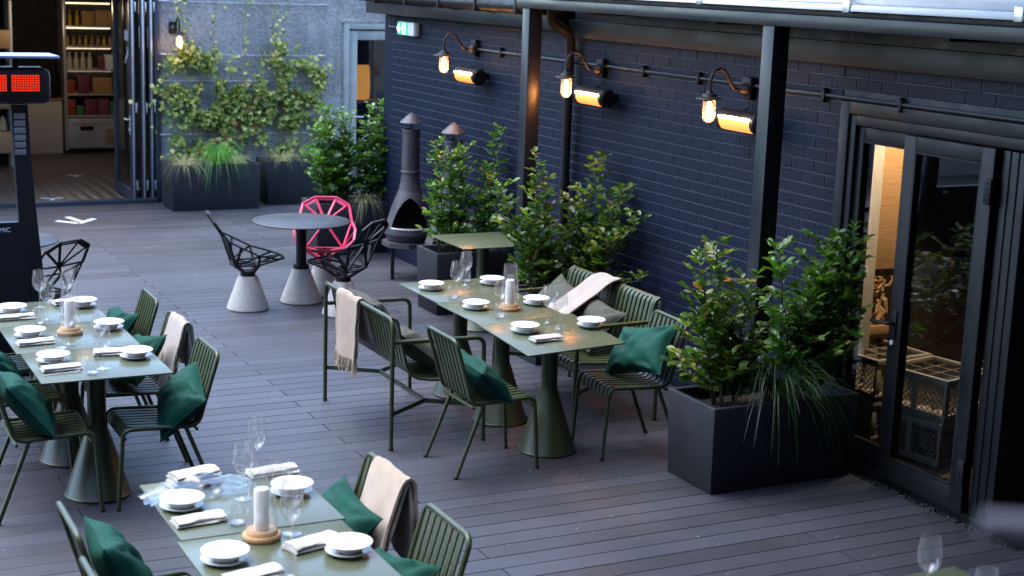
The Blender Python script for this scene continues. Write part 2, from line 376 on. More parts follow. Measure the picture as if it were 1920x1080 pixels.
M['cush_green'] = mat('bottle_green_cotton', (.004, .056, .038), .78, var=.14, nscale=9, bump=.0014, bscale=220, spec=.2)
M['cush_grey'] = mat('grey_green_linen', (.070, .075, .062), .9, var=.12, nscale=9, bump=.001, bscale=260, spec=.15)
M['blanket_beige'] = weave('beige_wool', (.56, .43, .31), (.46, .35, .25), 160, .001, sheen=.4)
M['blanket_rib'] = weave('ribbed_cream_knit', (.60, .54, .47), (.34, .29, .25), 42, .003, 'rib', sheen=.4)
M['blanket_tan'] = weave('tan_cream_knit', (.66, .58, .50), (.38, .30, .24), 34, .003, 'rib', sheen=.4)
M['glass'] = thin_glass('clear_drinking_glass', (.96, .965, .97), 0.0, 1.45, 2.4, .05)
M['lampglass'] = thin_glass('frosted_lamp_glass', (.97, .93, .90), .1, 1.45, 1.6, .09)
M['pane'] = thin_glass('window_pane', (.82, .86, .87), 0.0, 1.5, 1.5)
M['bulb'] = emit('bulb_filament', (1.0, .60, .28), 2.4)
M['heat'] = emit('heater_element', (1.0, .34, .085), 85)
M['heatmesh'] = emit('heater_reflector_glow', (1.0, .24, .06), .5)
M['exitgreen'] = emit('exit_green', (.01, .32, .13), .35)
M['exitwhite'] = emit('exit_white', (.75, .85, .95), .3)
M['redglow'] = emit('gas_burner_glow', (1.0, .035, .004), .16)
M['signwhite'] = emit('white_sign', (.85, .9, 1.0), .4)
M['fridgelight'] = emit('fridge_strip', (1.0, .78, .52), .35)
M['amber'] = emit('amber_jar_glow', (.75, .32, .07), .14)  # lamplight on the jar put in as its own faint glow
M['blue'] = mat('blue_card', (.02, .28, .60), .5)
M['leafA'] = leafmat('laurel_leaf', [(0, (.024, .068, .012)), (.5, (.055, .14, .018)), (.85, (.12, .24, .03)), (1, (.20, .30, .05))])
M['leafB'] = leafmat('autumn_laurel_leaf', [(0, (.026, .070, .014)), (.5, (.058, .130, .018)), (.90, (.13, .20, .03)), (.975, (.19, .20, .03)), (1, (.34, .14, .02))])
M['leafC'] = leafmat('bright_laurel_leaf', [(0, (.030, .080, .012)), (.5, (.065, .155, .020)), (.9, (.13, .26, .035)), (1, (.22, .34, .06))])
M['vine'] = leafmat('climber_leaf', [(0, (.05, .10, .03)), (.25, (.16, .24, .045)), (.7, (.43, .47, .12)), (1, (.64, .60, .24))], .42)
M['flower'] = mat('pink_flower', (.50, .07, .09), .6)
M['grass'] = leafmat('sedge_blade', [(0, (.012, .036, .012)), (.6, (.024, .068, .018)), (1, (.06, .13, .035))], .4)
M['grassbright'] = leafmat('bright_sedge_blade', [(0, (.06, .20, .04)), (.6, (.11, .32, .05)), (1, (.20, .42, .10))], .4)
M['grasspale'] = leafmat('pale_feather_grass', [(0, (.20, .22, .10)), (.5, (.36, .36, .18)), (1, (.50, .46, .28))], .6)
M['stem'] = mat('twig_bark', (.050, .034, .022), .8, var=.3, nscale=40)
M['stempale'] = mat('green_twig', (.20, .17, .08), .7, var=.3, nscale=40)
M['chim'] = mat('chiminea_iron', (.040, .037, .044), .55, var=.25, nscale=7, bump=.0012, bscale=70)
M['petal'] = mat('pale_debris', (.42, .42, .42), .8, var=.3)
M['pebble'] = mat('dark_pebble', (.030, .032, .035), .7, var=.5, nscale=20)
M['sticker'] = mat('grey_sticker', (.20, .20, .21), .6)
M['crate'] = mat('grey_crate_plastic', (.46, .41, .33), .55, var=.1)
M['tape'] = mat('white_floor_tape', (.70, .72, .74), .7, var=.1, nscale=30)
M['film'] = thin_glass('cling_film', (.80, .82, .84), .22, 1.5, 3.0)
M['railblue'] = mat('blue_grey_rail', (.05, .055, .085), .6)
M['rubber'] = mat('black_rubber', (.012, .012, .012), .8)

# ------------------------------------------------------------------ ground, deck
tag(MB().box(-60, 60, -60, 80, -.32, -.30).build('ground', M['soil'], smooth=False), kind='structure')
deck = structure('deck')
PITCHB, GAP = .1503, .0038
XJ = 3.31
rnd = random.Random(3)
board_cache = {}
def board_mesh(L):
    k = round(L, 3)
    if k not in board_cache:
        w = (PITCHB-GAP)/2; c = .003; L2 = L/2-.0035; mb = MB()
        mb.add([(-L2, -w, -.025), (L2, -w, -.025), (L2, w, -.025), (-L2, w, -.025),
                (-L2, -w, -c), (L2, -w, -c), (L2, w, -c), (-L2, w, -c),
                (-L2, -w+c, 0), (L2, -w+c, 0), (L2, w-c, 0), (-L2, w-c, 0)],
               [(0,1,5,4),(1,2,6,5),(2,3,7,6),(3,0,4,7),(4,5,9,8),(5,6,10,9),(6,7,11,10),(7,4,8,11),(8,9,10,11)])
        board_cache[k] = mb.mesh('board', M['deck'], smooth=False)
    return board_cache[k]
NROW0, NROW1 = -44, 127
stuffb = MB(); nb = 0
for row in range(NROW0, NROW1):
    y = 0.06+PITCHB*row+PITCHB/2
    if y > 19.16: break
    right = 6.02 if 3.2 < y < 7.62 else 6.10
    if y > 15.0: right = 9.4
    off = XJ if row % 2 == 0 else XJ-1.8
    js = [-9.0]+[off+3.6*k for k in range(-4, 3)]
    js = sorted(j for j in set(js) if -9 <= j < right-.15)+[right]
    for a, b in zip(js, js[1:]):
        zz = -.0008*rnd.random()
        if y > 5.3 and b > .3 and nb < 300:
            o = mobj('board', board_mesh(b-a), deck, ((a+b)/2, y, zz)); nb += 1
        else:
            w = (PITCHB-GAP)/2
            stuffb.box(a+.002, b-.002, y-w, y+w, -.025, zz)
sb = stuffb.build('board', M['deck'], deck, smooth=False); sb['kind'] = 'stuff'
MB().box(-9.5, 9.6, -7, 19.16, -.12, -.06).build('subframe', M['rubber'], deck, smooth=False)

# small pale petals and grit lying on the boards
pm = MB()
for i in range(800):
    x = rnd.uniform(.4, 5.9); y = rnd.uniform(5.4, 18.5)
    if rnd.random() < .55:
        x = rnd.choice([XJ, XJ+1.8, XJ-1.8])-rnd.choice([0, .62, 1.2])+rnd.gauss(0, .12)
    s = rnd.uniform(.003, .0085); a = rnd.uniform(0, 6.28); z = .003
    pts = [(x+s*math.cos(a+q)*(1 if k % 2 else .55), y+s*math.sin(a+q)*(1 if k % 2 else .55), z+rnd.uniform(0, .003)) for k, q in enumerate((0, 1.57, 3.14, 4.71))]
    pm.add(pts, [(0, 1, 2, 3)])
tag(pm.build('fallen_petals', M['petal'], smooth=False), kind='stuff', label='pale petals and grit scattered over the dark deck boards')

# white tape arrow on the deck
t = thing('floor_arrow', 'white tape arrow stuck on the deck in front of the shop door', 'floor marking', (3.36, 17.85, 0))
for (a, b) in (((-.20, .14), (.02, -.10)), ((.0, -.10), (.24, .20)), ((-.03, .40), (.05, .06))):
    d = Vector((b[0]-a[0], b[1]-a[1], 0)).normalized()
    MB().strut((a[0], a[1], .0035), (b[0], b[1], .0035), .075, .002).build('tape_strip', M['tape'], t, smooth=False)

# ------------------------------------------------------------------ back wall with shop opening and side door
BW = 19.25
bwall = thing('rendered_wall', 'rough pebbledash blue grey back wall carrying the climbing plants', 'wall', (0, BW, 0))
mb = MB()
def wallrect(x0, x1, z0, z1): mb.box(x0, x1, 0, .25, z0, z1)
wallrect(-9, -.6, -.1, 2.95); wallrect(-.6, 4.62, 2.75, 2.95); wallrect(4.66, 7.14, -.1, 2.95); wallrect(7.14, 8.10, 2.30, 2.95); wallrect(8.10, 9.6, -.1, 2.95)
mb.build('wall_face', M['render'], bwall, smooth=False)
MB().rbox(7.10, 8.14, -.035, .0, 2.30, 2.345, .005).build('door_drip', M['render'], bwall)
# horizontal training wires with eyes
tr = thing('wire_trellis', 'row of horizontal galvanised training wires on the back wall', 'trellis', (5.78, BW-.05, 0))
for z in (2.53, 1.87, 1.54, 1.19, .86):
    w = MB(); w.tube([(-1.10, 0, z), (1.10, 0, z-.004)], .0055, 6)
    for sx in (-1, 1):
        w.tube([(sx*1.10, .05, z), (sx*1.10, -.01, z)], .009, 8); w.tube([(sx*1.10, 0, z), (sx*.98, 0, z)], .010, 8)
    w.build('wire', M['galv'], tr)

# shop room behind the opening
shopf = structure('shop_floor')
for i in range(46):
    x0 = -1.0+.17*i
    if x0 > 6.7: break
    MB().rbox(x0, x0+.167, BW+.02, 25.4, -.02, .0, .002).build('plank', M['shopfloor'], shopf)
shop = thing('shop_interior', 'dark walls and ceiling of the shop behind the folded doors', 'room shell', (3, 22, 0))
MB().box(-4.2, 3.75, 3.3, 3.4, 0, 3.0).build('rear_wall', M['darkwall'], shop, smooth=False)
MB().box(-4.3, -4.2, -2.5, 3.3, 0, 3.0).build('left_wall', M['darkwall'], shop, smooth=False)
MB().box(3.75, 3.85, -2.5, 3.4, 0, 3.0).build('right_wall', M['darkwall'], shop, smooth=False)
MB().box(-4.3, 3.85, -2.5, 3.4, 3.0, 3.1).build('ceiling', M['darkwall'], shop, smooth=False)
sill = thing('door_threshold', 'blue grey metal threshold across the wide shop doorway', 'threshold', (2, BW-.05, 0))
MB().rbox(-2.6, 2.62, -.06, .08, -.02, .055, .006).build('outer_sill', M['greyframe'], sill)
MB().rbox(-2.6, 2.62, .085, .16, -.01, .035, .006).build('track', M['greyframe'], sill)
jm = thing('door_jamb', 'blue grey aluminium jamb beside the folded shop doors', 'door frame', (4.64, BW, 0))
MB().rbox(-.02, .055, -.03, .12, 0, 2.75, .005).build('jamb_post', M['greyframe'], jm)

def bifold(loc, L, label, handle, sticker):
    t = thing('folding_door', label, 'door', loc, 0, 'folded shop doors')
    f = MB(); h = 2.66
    f.rbox(-.028, .028, 0, .085, .03, h, .005).rbox(-.028, .028, L-.085, L, .03, h, .005)
    f.rbox(-.0275, .0275, .085, L-.085, .03, .16, .005).rbox(-.0275, .0275, .085, L-.085, h-.1, h, .005)
    f.build('leaf_frame', M['greyframe'], t)
    MB().box(-.006, .006, .085, L-.085, .16, h-.1).build('pane', M['pane'], t, smooth=False)
    MB().rbox(-.010, .010, -.008, .0, .05, h-.02, .002).build('edge_strip', M['galv'], t)
    if handle:
        hd = MB(); hd.tube(fillet([(-.03, .045, 1.05), (-.075, .045, 1.05), (-.075, .16, 1.05)], .02), .011, 8); hd.rbox(-.036, -.028, .025, .065, .86, 1.1, .003)
        hd.tube([(-.028, .045, .92), (-.05, .045, .92)], .016, 10)
        hd.build('handle', M['stainless'], t)
    for z in (.22, 1.2, 2.45):
        hg = MB(); hg.rbox(.029, .05, -.012, .05, z-.06, z+.06, .004)
        for dz in (-.035, 0, .035): hg.tube([(.05, .02, z+dz), (.054, .02, z+dz)], .007, 8)
        hg.build('hinge', M['galv'], t)
    if sticker:
        s = MB(); s.strut((-.009, .25, 2.02), (-.009, .33, 2.14), .004, .018).strut((-.009, .33, 2.02), (-.009, .25, 2.14), .004, .018)
        s.strut((-.009, .22, 2.02), (-.009, .22, 2.15), .004, .014).strut((-.009, .36, 2.02), (-.009, .36, 2.15), .004, .014)
        s.build('glass_mark', M['tape'], t, smooth=False)
        s = MB(); s.tube([(-.01, .22, 1.86), (-.01, .28, 1.84), (-.01, .36, 1.74)], .008, 6); s.strut((-.01, .22, 1.86), (-.01, .25, 1.94), .004, .018).strut((-.01, .22, 1.86), (-.01, .26, 1.79), .004, .018)
        s.build('glass_arrow', M['tape'], t, smooth=False)
    else:
        MB().rbox(-.032, -.028, .03, .075, 1.95, 2.2, .001).build('white_notice', M['white'], t)
    return t
bifold((4.34, BW-.05, 0), 1.0, 'outermost folded glass door with lever handle and arrow sticker', True, True)
bifold((4.47, BW-.05, 0), 1.0, 'middle folded glass door with a narrow white notice', False, False)
bifold((4.575, BW-.04, 0), 1.0, 'innermost folded glass door against the wall jamb', False, False)

# open display fridge
fr = thing('display_fridge', 'tall open stainless display fridge stocked with bottles and packets', 'fridge', (4.95, 24.55, 0))
MB().rbox(-.47, -.42, .0, .72, .05, 2.5, .006).build('side_panel', M['stainless'], fr)
MB().rbox(.42, .47, .0, .72, .05, 2.5, .006).build('side_panel', M['stainless'], fr)
MB().box(-.42, .42, .66, .72, .05, 2.5).build('back_panel', M['darkwall'], fr, smooth=False)
MB().rbox(-.42, .42, .0, .66, 2.38, 2.5, .006).build('header', M['black'], fr)
b = MB().rbox(-.42, .42, .0, .64, .08, .55, .008).build('cabinet', M['stainless'], fr)
v = MB()
for k in range(9): v.rbox(.12, .42, -.012, -.002, .14+.028*k, .158+.028*k, .003)
v.build('vent_slats', mat('copper_slats', (.65, .38, .20), .35, metal=.8), fr)
MB().rbox(-.24, -.03, -.012, -.001, .36, .43, .003).build('control_panel', M['black'], fr)
MB().rbox(-.40, .42, -.006, -.001, .455, .462, .001).build('seam', M['black'], fr)
for z in (.58, .92, 1.30, 1.66, 1.98):
    MB().rbox(-.42, .42, .04, .64, z-.012, z+.012, .004).build('shelf', M['stainless'], fr)
for z in (1.27, 1.63, 1.95, 2.34):
    MB().box(-.38, .38, .58, .60, z-.02, z).build('light_strip', M['fridgelight'], fr, smooth=False)
MB().box(-.40, .40, .02, .62, .0, .08).build('plinth', M['black'], fr, smooth=False)
def bottle(r, h, m, loc, label, grp):
    t = MB().lathe([(0, 0), (r, 0), (r, h*.6), (r*.42, h*.78), (r*.38, h), (0, h)], 12).build('bottle', m, loc=loc)
    tag(t, label, 'bottle', grp)
milk = mat('milk_white', (.62, .58, .48), .4); oil = mat('yellow_oil', (.55, .38, .03), .25); jarred = mat('red_packet', (.40, .05, .04), .5)
plum = mat('plum_packet', (.20, .05, .08), .5); tan = mat('tan_packet', (.42, .24, .10), .6); teal = mat('teal_packet', (.05, .18, .18), .5); grn = mat('green_packet', (.05, .25, .08), .5)
for i in range(4): bottle(.042, .27, milk, (4.60+i*.105, 24.72, 1.312), ['leftmost','second','third','rightmost'][i]+' of four white bottles on the middle fridge shelf', 'white bottles in the fridge')
for i in range(3): bottle(.032, .24, oil, (4.62+i*.11, 24.72, 1.992), ['left','middle','right'][i]+' of three yellow bottles on the top fridge shelf', 'yellow bottles in the fridge')
for i in range(8): bottle(.028, .17, tan if i % 3 else oil, (4.58+i*.095, 24.74, 1.672), ['leftmost','second','third','fourth','fifth','sixth','seventh','rightmost'][i]+' of eight small jars on the second fridge shelf', 'small jars in the fridge')
def packet(x0, x1, z, h, m, label, grp, y=24.68):
    t = MB().rbox(x0, x1, y, y+.12, z+.0125, z+h, .006)
    o = t.build('packet', m); tag(o, label, 'packet', grp)
packet(4.80, 4.99, 1.98, .24, tan, 'left tan packet glowing on the top fridge shelf', 'tan packets on the top fridge shelf')
packet(5.01, 5.28, 1.98, .26, tan, 'right tan packet glowing on the top fridge shelf', 'tan packets on the top fridge shelf')
packet(5.05, 5.13, 1.30, .22, plum, 'narrow plum packet beside the white bottles in the fridge', 'packets in the fridge')
packet(5.15, 5.34, 1.30, .24, M['white'], 'white card box on the middle fridge shelf', 'packets in the fridge')
packet(4.56, 4.67, .92, .22, jarred, 'red packet at the left of the fourth fridge shelf', 'packets in the fridge')
packet(4.72, 4.90, .92, .29, plum, 'tall plum box with pale edges on the fourth fridge shelf', 'packets in the fridge')
packet(4.95, 5.25, .92, .26, tan, 'wide brown box on the fourth fridge shelf', 'packets in the fridge')
packet(4.55, 4.67, .58, .26, jarred, 'red and white packet at the left of the bottom fridge shelf', 'packets in the fridge')
packet(4.69, 4.80, .58, .16, grn, 'low green packet on the bottom fridge shelf', 'packets in the fridge')
packet(4.82, 5.01, .58, .28, plum, 'left plum gift box on the bottom fridge shelf', 'packets in the fridge')
packet(5.03, 5.20, .58, .28, plum, 'right plum gift box on the bottom fridge shelf', 'packets in the fridge')
packet(5.22, 5.33, .58, .22, teal, 'teal packet at the right of the bottom fridge shelf', 'packets in the fridge')
ct = thing('shop_counter', 'plain pale grey counter left of the display fridge', 'counter', (4.0, 24.6, 0))
MB().rbox(-.75, .45, 0, .6, 0, .83, .006).build('counter_body', M['whitewall'], ct)
MB().rbox(-.77, .47, -.02, .62, .832, .86, .005).build('counter_top', tan, ct)
MB().rbox(.1, .42, .1, .5, .862, 1.18, .02).build('counter_machine', M['black'], ct)
pn = thing('assumed_pendant', 'assumed warm pendant lamp added in the shop in front of the fridge', 'pendant lamp', (4.2, 22.6, 0))  # lamp itself unseen, assumed from the lit shop and added to brighten it
s = MB(); s.lathe([(.02, 2.62), (.16, 2.5), (.165, 2.49), (.03, 2.6)], 24); s.tube([(0, 0, 2.61), (0, 0, 3.0)], .006, 6); s.build('shade', M['black'], pn)
MB().lathe([(0, 2.50), (.03, 2.52), (.03, 2.57), (0, 2.6)], 14).build('bulb', M['bulb'], pn)
L = bpy.data.lights.new('assumed_pendant_light', 'POINT'); L.energy = 5; L.color = (1, .74, .48); L.shadow_soft_size = .05
lo = bpy.data.objects.new('assumed_pendant_light', L); lo.location = (0, 0, 2.42); link(lo, pn)
# bread shelf on the left
bs = thing('display_shelf', 'pale wooden shelf unit with loaves at the left edge of the shop', 'shelf unit', (3.05, 22.9, 0))
for z0, z1 in ((.86, 1.06), (.22, .52), (1.72, 1.98)): MB().rbox(-.5, .38, 0, .5, z0, z1, .006).build('shelf_box', woodmat('beech_board', (.55, .36, .20), (.66, .46, .28), 4), bs)
MB().rbox(.38, .42, 0, .5, 0, 2.4, .004).build('upright', M['white'], bs)
MB().box(-.5, .38, .46, .5, 0, 2.4).build('shelf_back', M['darkwall'], bs, smooth=False)
cream = mat('cream_crust', (.72, .58, .34), .7, bump=.01, bscale=30)
for i in range(4):
    l = MB().lathe([(0, 0), (.05, .01), (.062, .06), (.045, .15), (.015, .22), (0, .225)], 10).build('paper_bag', cream, loc=(2.95+i*.125, 23.05, .522))
    tag(l, ['leftmost','second','third','rightmost'][i]+' cream cone shaped loaf on the pale shop shelf', 'loaf', 'loaves on the pale shop shelf')
for (x, y, s) in ((3.42, 19.75, 1), (4.12, 21.9, .8)):
    a = MB()
    for k in range(3):
        an = k*2.1+.4; a.strut((x, y, .0025+k*.0012), (x+.16*s*math.cos(an), y+.16*s*math.sin(an), .0025+k*.0012), .05*s, .001)
    tag(a.build('floor_sticker', M['tape'], smooth=False), 'white arrow sticker on the shop floor '+('just inside the threshold' if s == 1 else 'deeper in by the folded door'), 'floor marking', 'shop floor stickers')

# side door at the right end of the back wall, with the room behind it
sdoor = thing('side_door', 'pale grey glazed door with lever handle beside the brick wall', 'door', (7.14, BW, 0))
greydoor = mat('pale_grey_frame', (.30, .32, .32), .45)
f = MB(); f.rbox(.0, .075, -.03, .1, 0, 2.30, .005).rbox(.885, .96, -.03, .1, 0, 2.30, .005).rbox(.075, .885, -.03, .1, 2.22, 2.30, .005)
f.build('door_frame', greydoor, sdoor)
f = MB(); f.rbox(.085, .20, 0, .05, .02, 2.20, .005).rbox(.77, .875, 0, .05, .02, 2.20, .005).rbox(.20, .77, 0.001, .049, 2.08, 2.20, .005).rbox(.20, .77, 0.001, .049, .02, .2, .005)
f.build('leaf_frame', greydoor, sdoor)
MB().box(.20, .77, .02, .028, .2, 2.08).build('pane', M['pane'], sdoor, smooth=False)
h = MB(); h.tube(fillet([(.14, 0, 1.06), (.14, -.06, 1.06), (.28, -.06, 1.06)], .02), .012, 8); h.rbox(.12, .16, -.008, 0, .9, 1.14, .003); h.build('handle', M['stainless'], sdoor)
lob = thing('lobby_interior', 'small pale lobby behind the side door', 'room shell', (8.3, 21, 0))
MB().box(-1.2, 1.6, 1.4, 1.5, 0, 2.8).build('rear_wall', M['whitewall'], lob, smooth=False)
MB().box(-1.3, -1.2, -1.5, 1.5, 0, 2.8).build('left_wall', M['darkwall'], lob, smooth=False)
MB().box(1.6, 1.7, -1.5, 1.5, 0, 2.8).build('right_wall', M['whitewall'], lob, smooth=False)
MB().box(-1.3, 1.7, -1.5, 1.5, 2.8, 2.9).build('ceiling', M['whitewall'], lob, smooth=False)
MB().box(-1.2, 1.6, -1.5, 1.4, -.05, 0).build('lobby_floor', M['darkfloor'], lob, smooth=False)
dr = thing('drinks_dispenser', 'amber lit glass dispenser with dark lid behind the side door', 'dispenser', (7.98, 20.9, 0))
MB().lathe([(0, 1.17), (.17, 1.17), (.18, 1.3), (.17, 1.6), (.15, 1.66), (0, 1.66)], 20).build('glass_jar', M['amber'], dr)
MB().lathe([(0, 1.661), (.19, 1.661), (.19, 1.78), (.16, 2.0), (.19, 2.22), (0, 2.22)], 20).build('dark_hood', M['black'], dr)
MB().rbox(.2, .24, -.02, .02, 1.0, 2.2, .004).build('stand_pole', M['black'], dr)
MB().rbox(-.5, .35, -.3, .3, 0, 1.12, .01).build('counter_base', M['black'], dr)
MB().rbox(-.52, .50, -.33, .33, 1.122, 1.155, .005).build('counter_top', M['whitewall'], dr)
tag(MB().rbox(8.16, 8.38, 20.62, 20.64, 1.16, 1.27, .003).build('desk_sign', M['blue']), 'small blue card on the lobby counter', 'sign')
tag(MB().rbox(8.62, 8.72, 22.36, 22.398, 1.46, 1.62, .004).build('wall_switch', M['whitewall']), 'white switch plate on the lobby wall', 'switch')
tag(MB().rbox(8.78, 8.90, 22.34, 22.398, 1.40, 1.54, .01).build('alarm_button', M['red']), 'red alarm button box on the lobby wall', 'alarm')
sg = thing('box_sign', 'white illuminated box sign above the side door', 'sign', (7.9, BW-.06, 2.62))
MB().rbox(-.30, .35, -.05, .05, -.10, .16, .02).build('sign_case', M['black'], sg)
MB().rbox(-.285, .335, -.058, -.051, -.086, .15, .004).build('sign_face', M['signwhite'], sg)

# ------------------------------------------------------------------ brick wall
XW = 6.10; YE = 15.0; YD = 7.56
bw = thing('brick_wall', 'long navy painted brick wall running down the right side', 'wall', (XW, YD, 0))
mb = MB(); x0, x1 = .0036, .28
mb.box(x0, x1, 0, YE-YD, -.1, 2.795)
mb.box(x0, x1, 2.2-YD, -.005, 2.285, 2.795)
mb.build('mortar_bed', M['mortar'], bw, smooth=False)
CH, BL = .0782, .2365; MJ = .007
brick_cache = {}
def brick_mesh(L, H):
    k = (round(L, 3), round(H, 3))
    if k not in brick_cache:
        c = .004; a, h = L/2, H/2; d = .0042
        brick_cache[k] = MB().add([(d, -a, -h), (d, a, -h), (d, a, h), (d, -a, h), (c*.8, -a, -h), (c*.8, a, -h), (c*.8, a, h), (c*.8, -a, h),
            (0, -a+c, -h+c), (0, a-c, -h+c), (0, a-c, h-c), (0, -a+c, h-c)],
            [(0,4,5,1),(1,5,6,2),(2,6,7,3),(3,7,4,0),(4,8,9,5),(5,9,10,6),(6,10,11,7),(7,11,8,4),(8,11,10,9)]).mesh('brick', M['brick'], False)
    return brick_cache[k]
cand = []
nc = int(2.64/CH)
for c in range(nc):
    z = c*CH+CH/2
    offs = 0 if c % 2 else BL/2
    lo = YD if z < 2.31 else 2.3
    y = lo
    k = math.floor((lo-YD-offs)/BL)
    e = YD+offs+k*BL
    while e < YE:
        a, b2 = max(e, lo), min(e+BL, YE); e += BL
        if b2-a < .03: continue
        cand.append((a, b2, z))
def px_size(a, b2, z):
    v = Vector((XW, (a+b2)/2, z-CAMH)); d = v.dot(fw); X = 960+FPX*v.dot(rr)/d; Y = 540-FPX*v.dot(uu)/d
    vis = -20 < X < 1940 and -20 < Y < 1100
    hid = (1255 < X < 1620 and Y > 600) or z < .45 or (Y < 90 and X > 1000)   # behind planter, bench or in the dark under the canopy
    return (0 if (not vis) else (1 if hid else 2), 1/d)
cand.sort(key=lambda q: px_size(*q), reverse=True)
rest = MB(); rb = random.Random(11)
for i, (a, b2, z) in enumerate(cand):
    L = round((b2-a-.004)/.01)*.01+.0002; proud = rb.uniform(-.001, .001)
    if i < 299:
        o = mobj('brick', brick_mesh(L, CH-MJ), bw, (proud, (a+b2)/2-YD, z)); o.rotation_euler = (rb.gauss(0, .003), 0, rb.gauss(0, .004))
    else:
        s0 = len(rest.v); me = brick_mesh(L, CH-MJ)
        rest.add([tuple(v.co) for v in me.vertices], [tuple(p.vertices) for p in me.polygons])
        rest.xf(Matrix.Translation((proud, (a+b2)/2-YD, z)) @ Matrix.Rotation(rb.gauss(0, .004), 4, 'Z'), s0) if False else None
        n = len(rest.v)-s0
        for q in range(s0, len(rest.v)):
            v = rest.v[q]; rest.v[q] = (v[0]+proud, v[1]+(a+b2)/2-YD, v[2]+z)
rb_ = rest.build('brick', M['brick'], bw, False); rb_['kind'] = 'stuff'
# return of the wall past its far corner
MB().box(.004, 3.0, YE-YD+.002, YE-YD+.2, -.1, 2.66).build('wall_return', M['brick'], bw, smooth=False)
MB().rbox(-.20, .3, 11.06-YD, YE-YD+.25, 2.55, 2.72, .006).build('fascia', M['steel'], bw)
g = MB(); g.tube([(-.26, 11.06-YD, 2.73), (-.26, YE-YD+.25, 2.73)], .06, 14); g.build('gutter', M['black'], bw)
for y in (11.5, 12.3, 13.1, 13.9, 14.7): MB().rbox(-.33, -.19, y-YD-.02, y-YD+.02, 2.66, 2.80, .006).build('gutter_bracket', M['black'], bw)
MB().rbox(-.08, .0, 2.3-YD, 11.0-YD, 2.50, 2.64, .003).build('wall_plate', M['frame'], bw)

# ------------------------------------------------------------------ canopy: posts, beam, roof, white gutter
cp = thing('canopy', 'dark steel canopy of square posts and beam with white roof edge', 'canopy', (5.66, 9, 0))
for y in (7.70, 10.95, 4.3):
    p = MB().rbox(-.06, .06, y-9-.058, y-9+.058, 0, 2.724, .004).build('post', M['steel'], cp)
    MB().rbox(-.085, .085, y-9-.085, y-9+.085, .0, .012, .003).build('base_plate', M['steel'], p)
MB().rbox(-.075, .075, 1.5-9, 11.10-9, 2.725, 2.80, .004).build('beam', M['steel'], cp)
MB().rbox(-.068, .068, 1.5-9, 11.10-9, 2.802, 2.832, .003).build('beam_trim', M['black'], cp)
MB().rbox(-.11, .09, 1.5-9, 11.05-9, 2.834, 2.868, .006).build('gutter_edge', M['gutterwhite'], cp)
for a, b in ((1.5, 6.9), (6.92, 9.6), (9.62, 11.05)):
    g = MB(); g.tube([(-.02, a-9, 2.922), (-.02, b-9, 2.922)], .05, 16); g.build('fabric_roll', M['gutterwhite'], cp)
for y in (5.6, 6.91, 8.4, 9.61): MB().rbox(-.118, -.09, y-9-.03, y-9+.03, 2.828, 2.90, .003).build('gutter_clip', M['galv'], cp)
MB().box(.076, 3.4, 1.5-9, 11.05-9, 2.80, 2.86).build('roof_deck', M['steel'], cp, smooth=False)
for y in (4.6, 6.3, 8.5, 10.2): MB().rbox(.08, .44, y-9-.03, y-9+.03, 2.70, 2.798, .004).build('rafter', M['steel'], cp)

# unseen houses added behind the viewer and at left to block sky light
hb = thing('rear_sky_blocker', 'unseen dark house added behind the viewing terrace to block sky light', 'house', (0, -1.5, 0))
MB().box(-9, 12, -.4, 0, 0, 11).build('facade', M['mortar'], hb, smooth=False)
for i in range(5):
    for z in (.4, 3.6, 6.4): MB().rbox(-7.5+3.6*i, -6.0+3.6*i, .005, .03, z, z+1.9, .004).build('window', M['frame'], hb)
MB().box(2.6, 12, .0, 9.0, 4.7, 5.0).build('overhead_sky_blocker', M['mortar'], hb, smooth=False)  # unseen slab added overhead to shade the near right
lh = thing('left_sky_blocker', 'unseen dark house added left of the yard to block sky light', 'house', (-6, 6, 0))  # added out of view to cut low sky light from the left
MB().box(-1, 0, -9, 3.5, 0, 7.0).build('facade', M['mortar'], lh, smooth=False)
for i in range(3): MB().rbox(.004, .03, -8+4*i, -6.4+4*i, 3.0, 4.4, .004).build('window', M['frame'], lh)
# downpipe
dp = thing('downpipe', 'black rainwater downpipe with offset bend behind the far post', 'downpipe', (6.03, 10.98, 0))
d = MB(); d.tube([(0, 0, 0), (0, 0, 2.42)], .038, 14); d.build('pipe', M['black'], dp)
d = MB(); d.tube(fillet([(0, 0, 2.40), (0, 0, 2.52), (-.16, .05, 2.62), (-.16, .05, 2.78)], .05, 5), .042, 14); d.build('offset_bend', M['black'], dp)
for z in (2.40, 1.3): MB().lathe([(.038, -.03), (.046, -.03), (.046, .03), (.038, .03)], 14, (0, 0, z)).build('collar', M['black'], dp)

# conduit with saddle clips
cd = thing('cable_conduit', 'thin dark cable conduit clipped along the brick wall', 'conduit', (6.085, 9, 2.30))
d = MB(); d.tube([(0, -6.5, 0), (0, 3.86, 0)], .0125, 8); d.build('tube', M['bronze'], cd)
for y in (12.35, 9.9, 9.15, 8.6, 7.72, 7.0, 5.7):
    c = MB(); c.rbox(-.018, .012, y-9-.012, y-9+.012, -.045, .045, .004)
    for dz in (-.034, .034): c.tube([(-.018, y-9, dz), (-.025, y-9, dz)], .007, 8)
    c.build('clip', M['black'], cd)

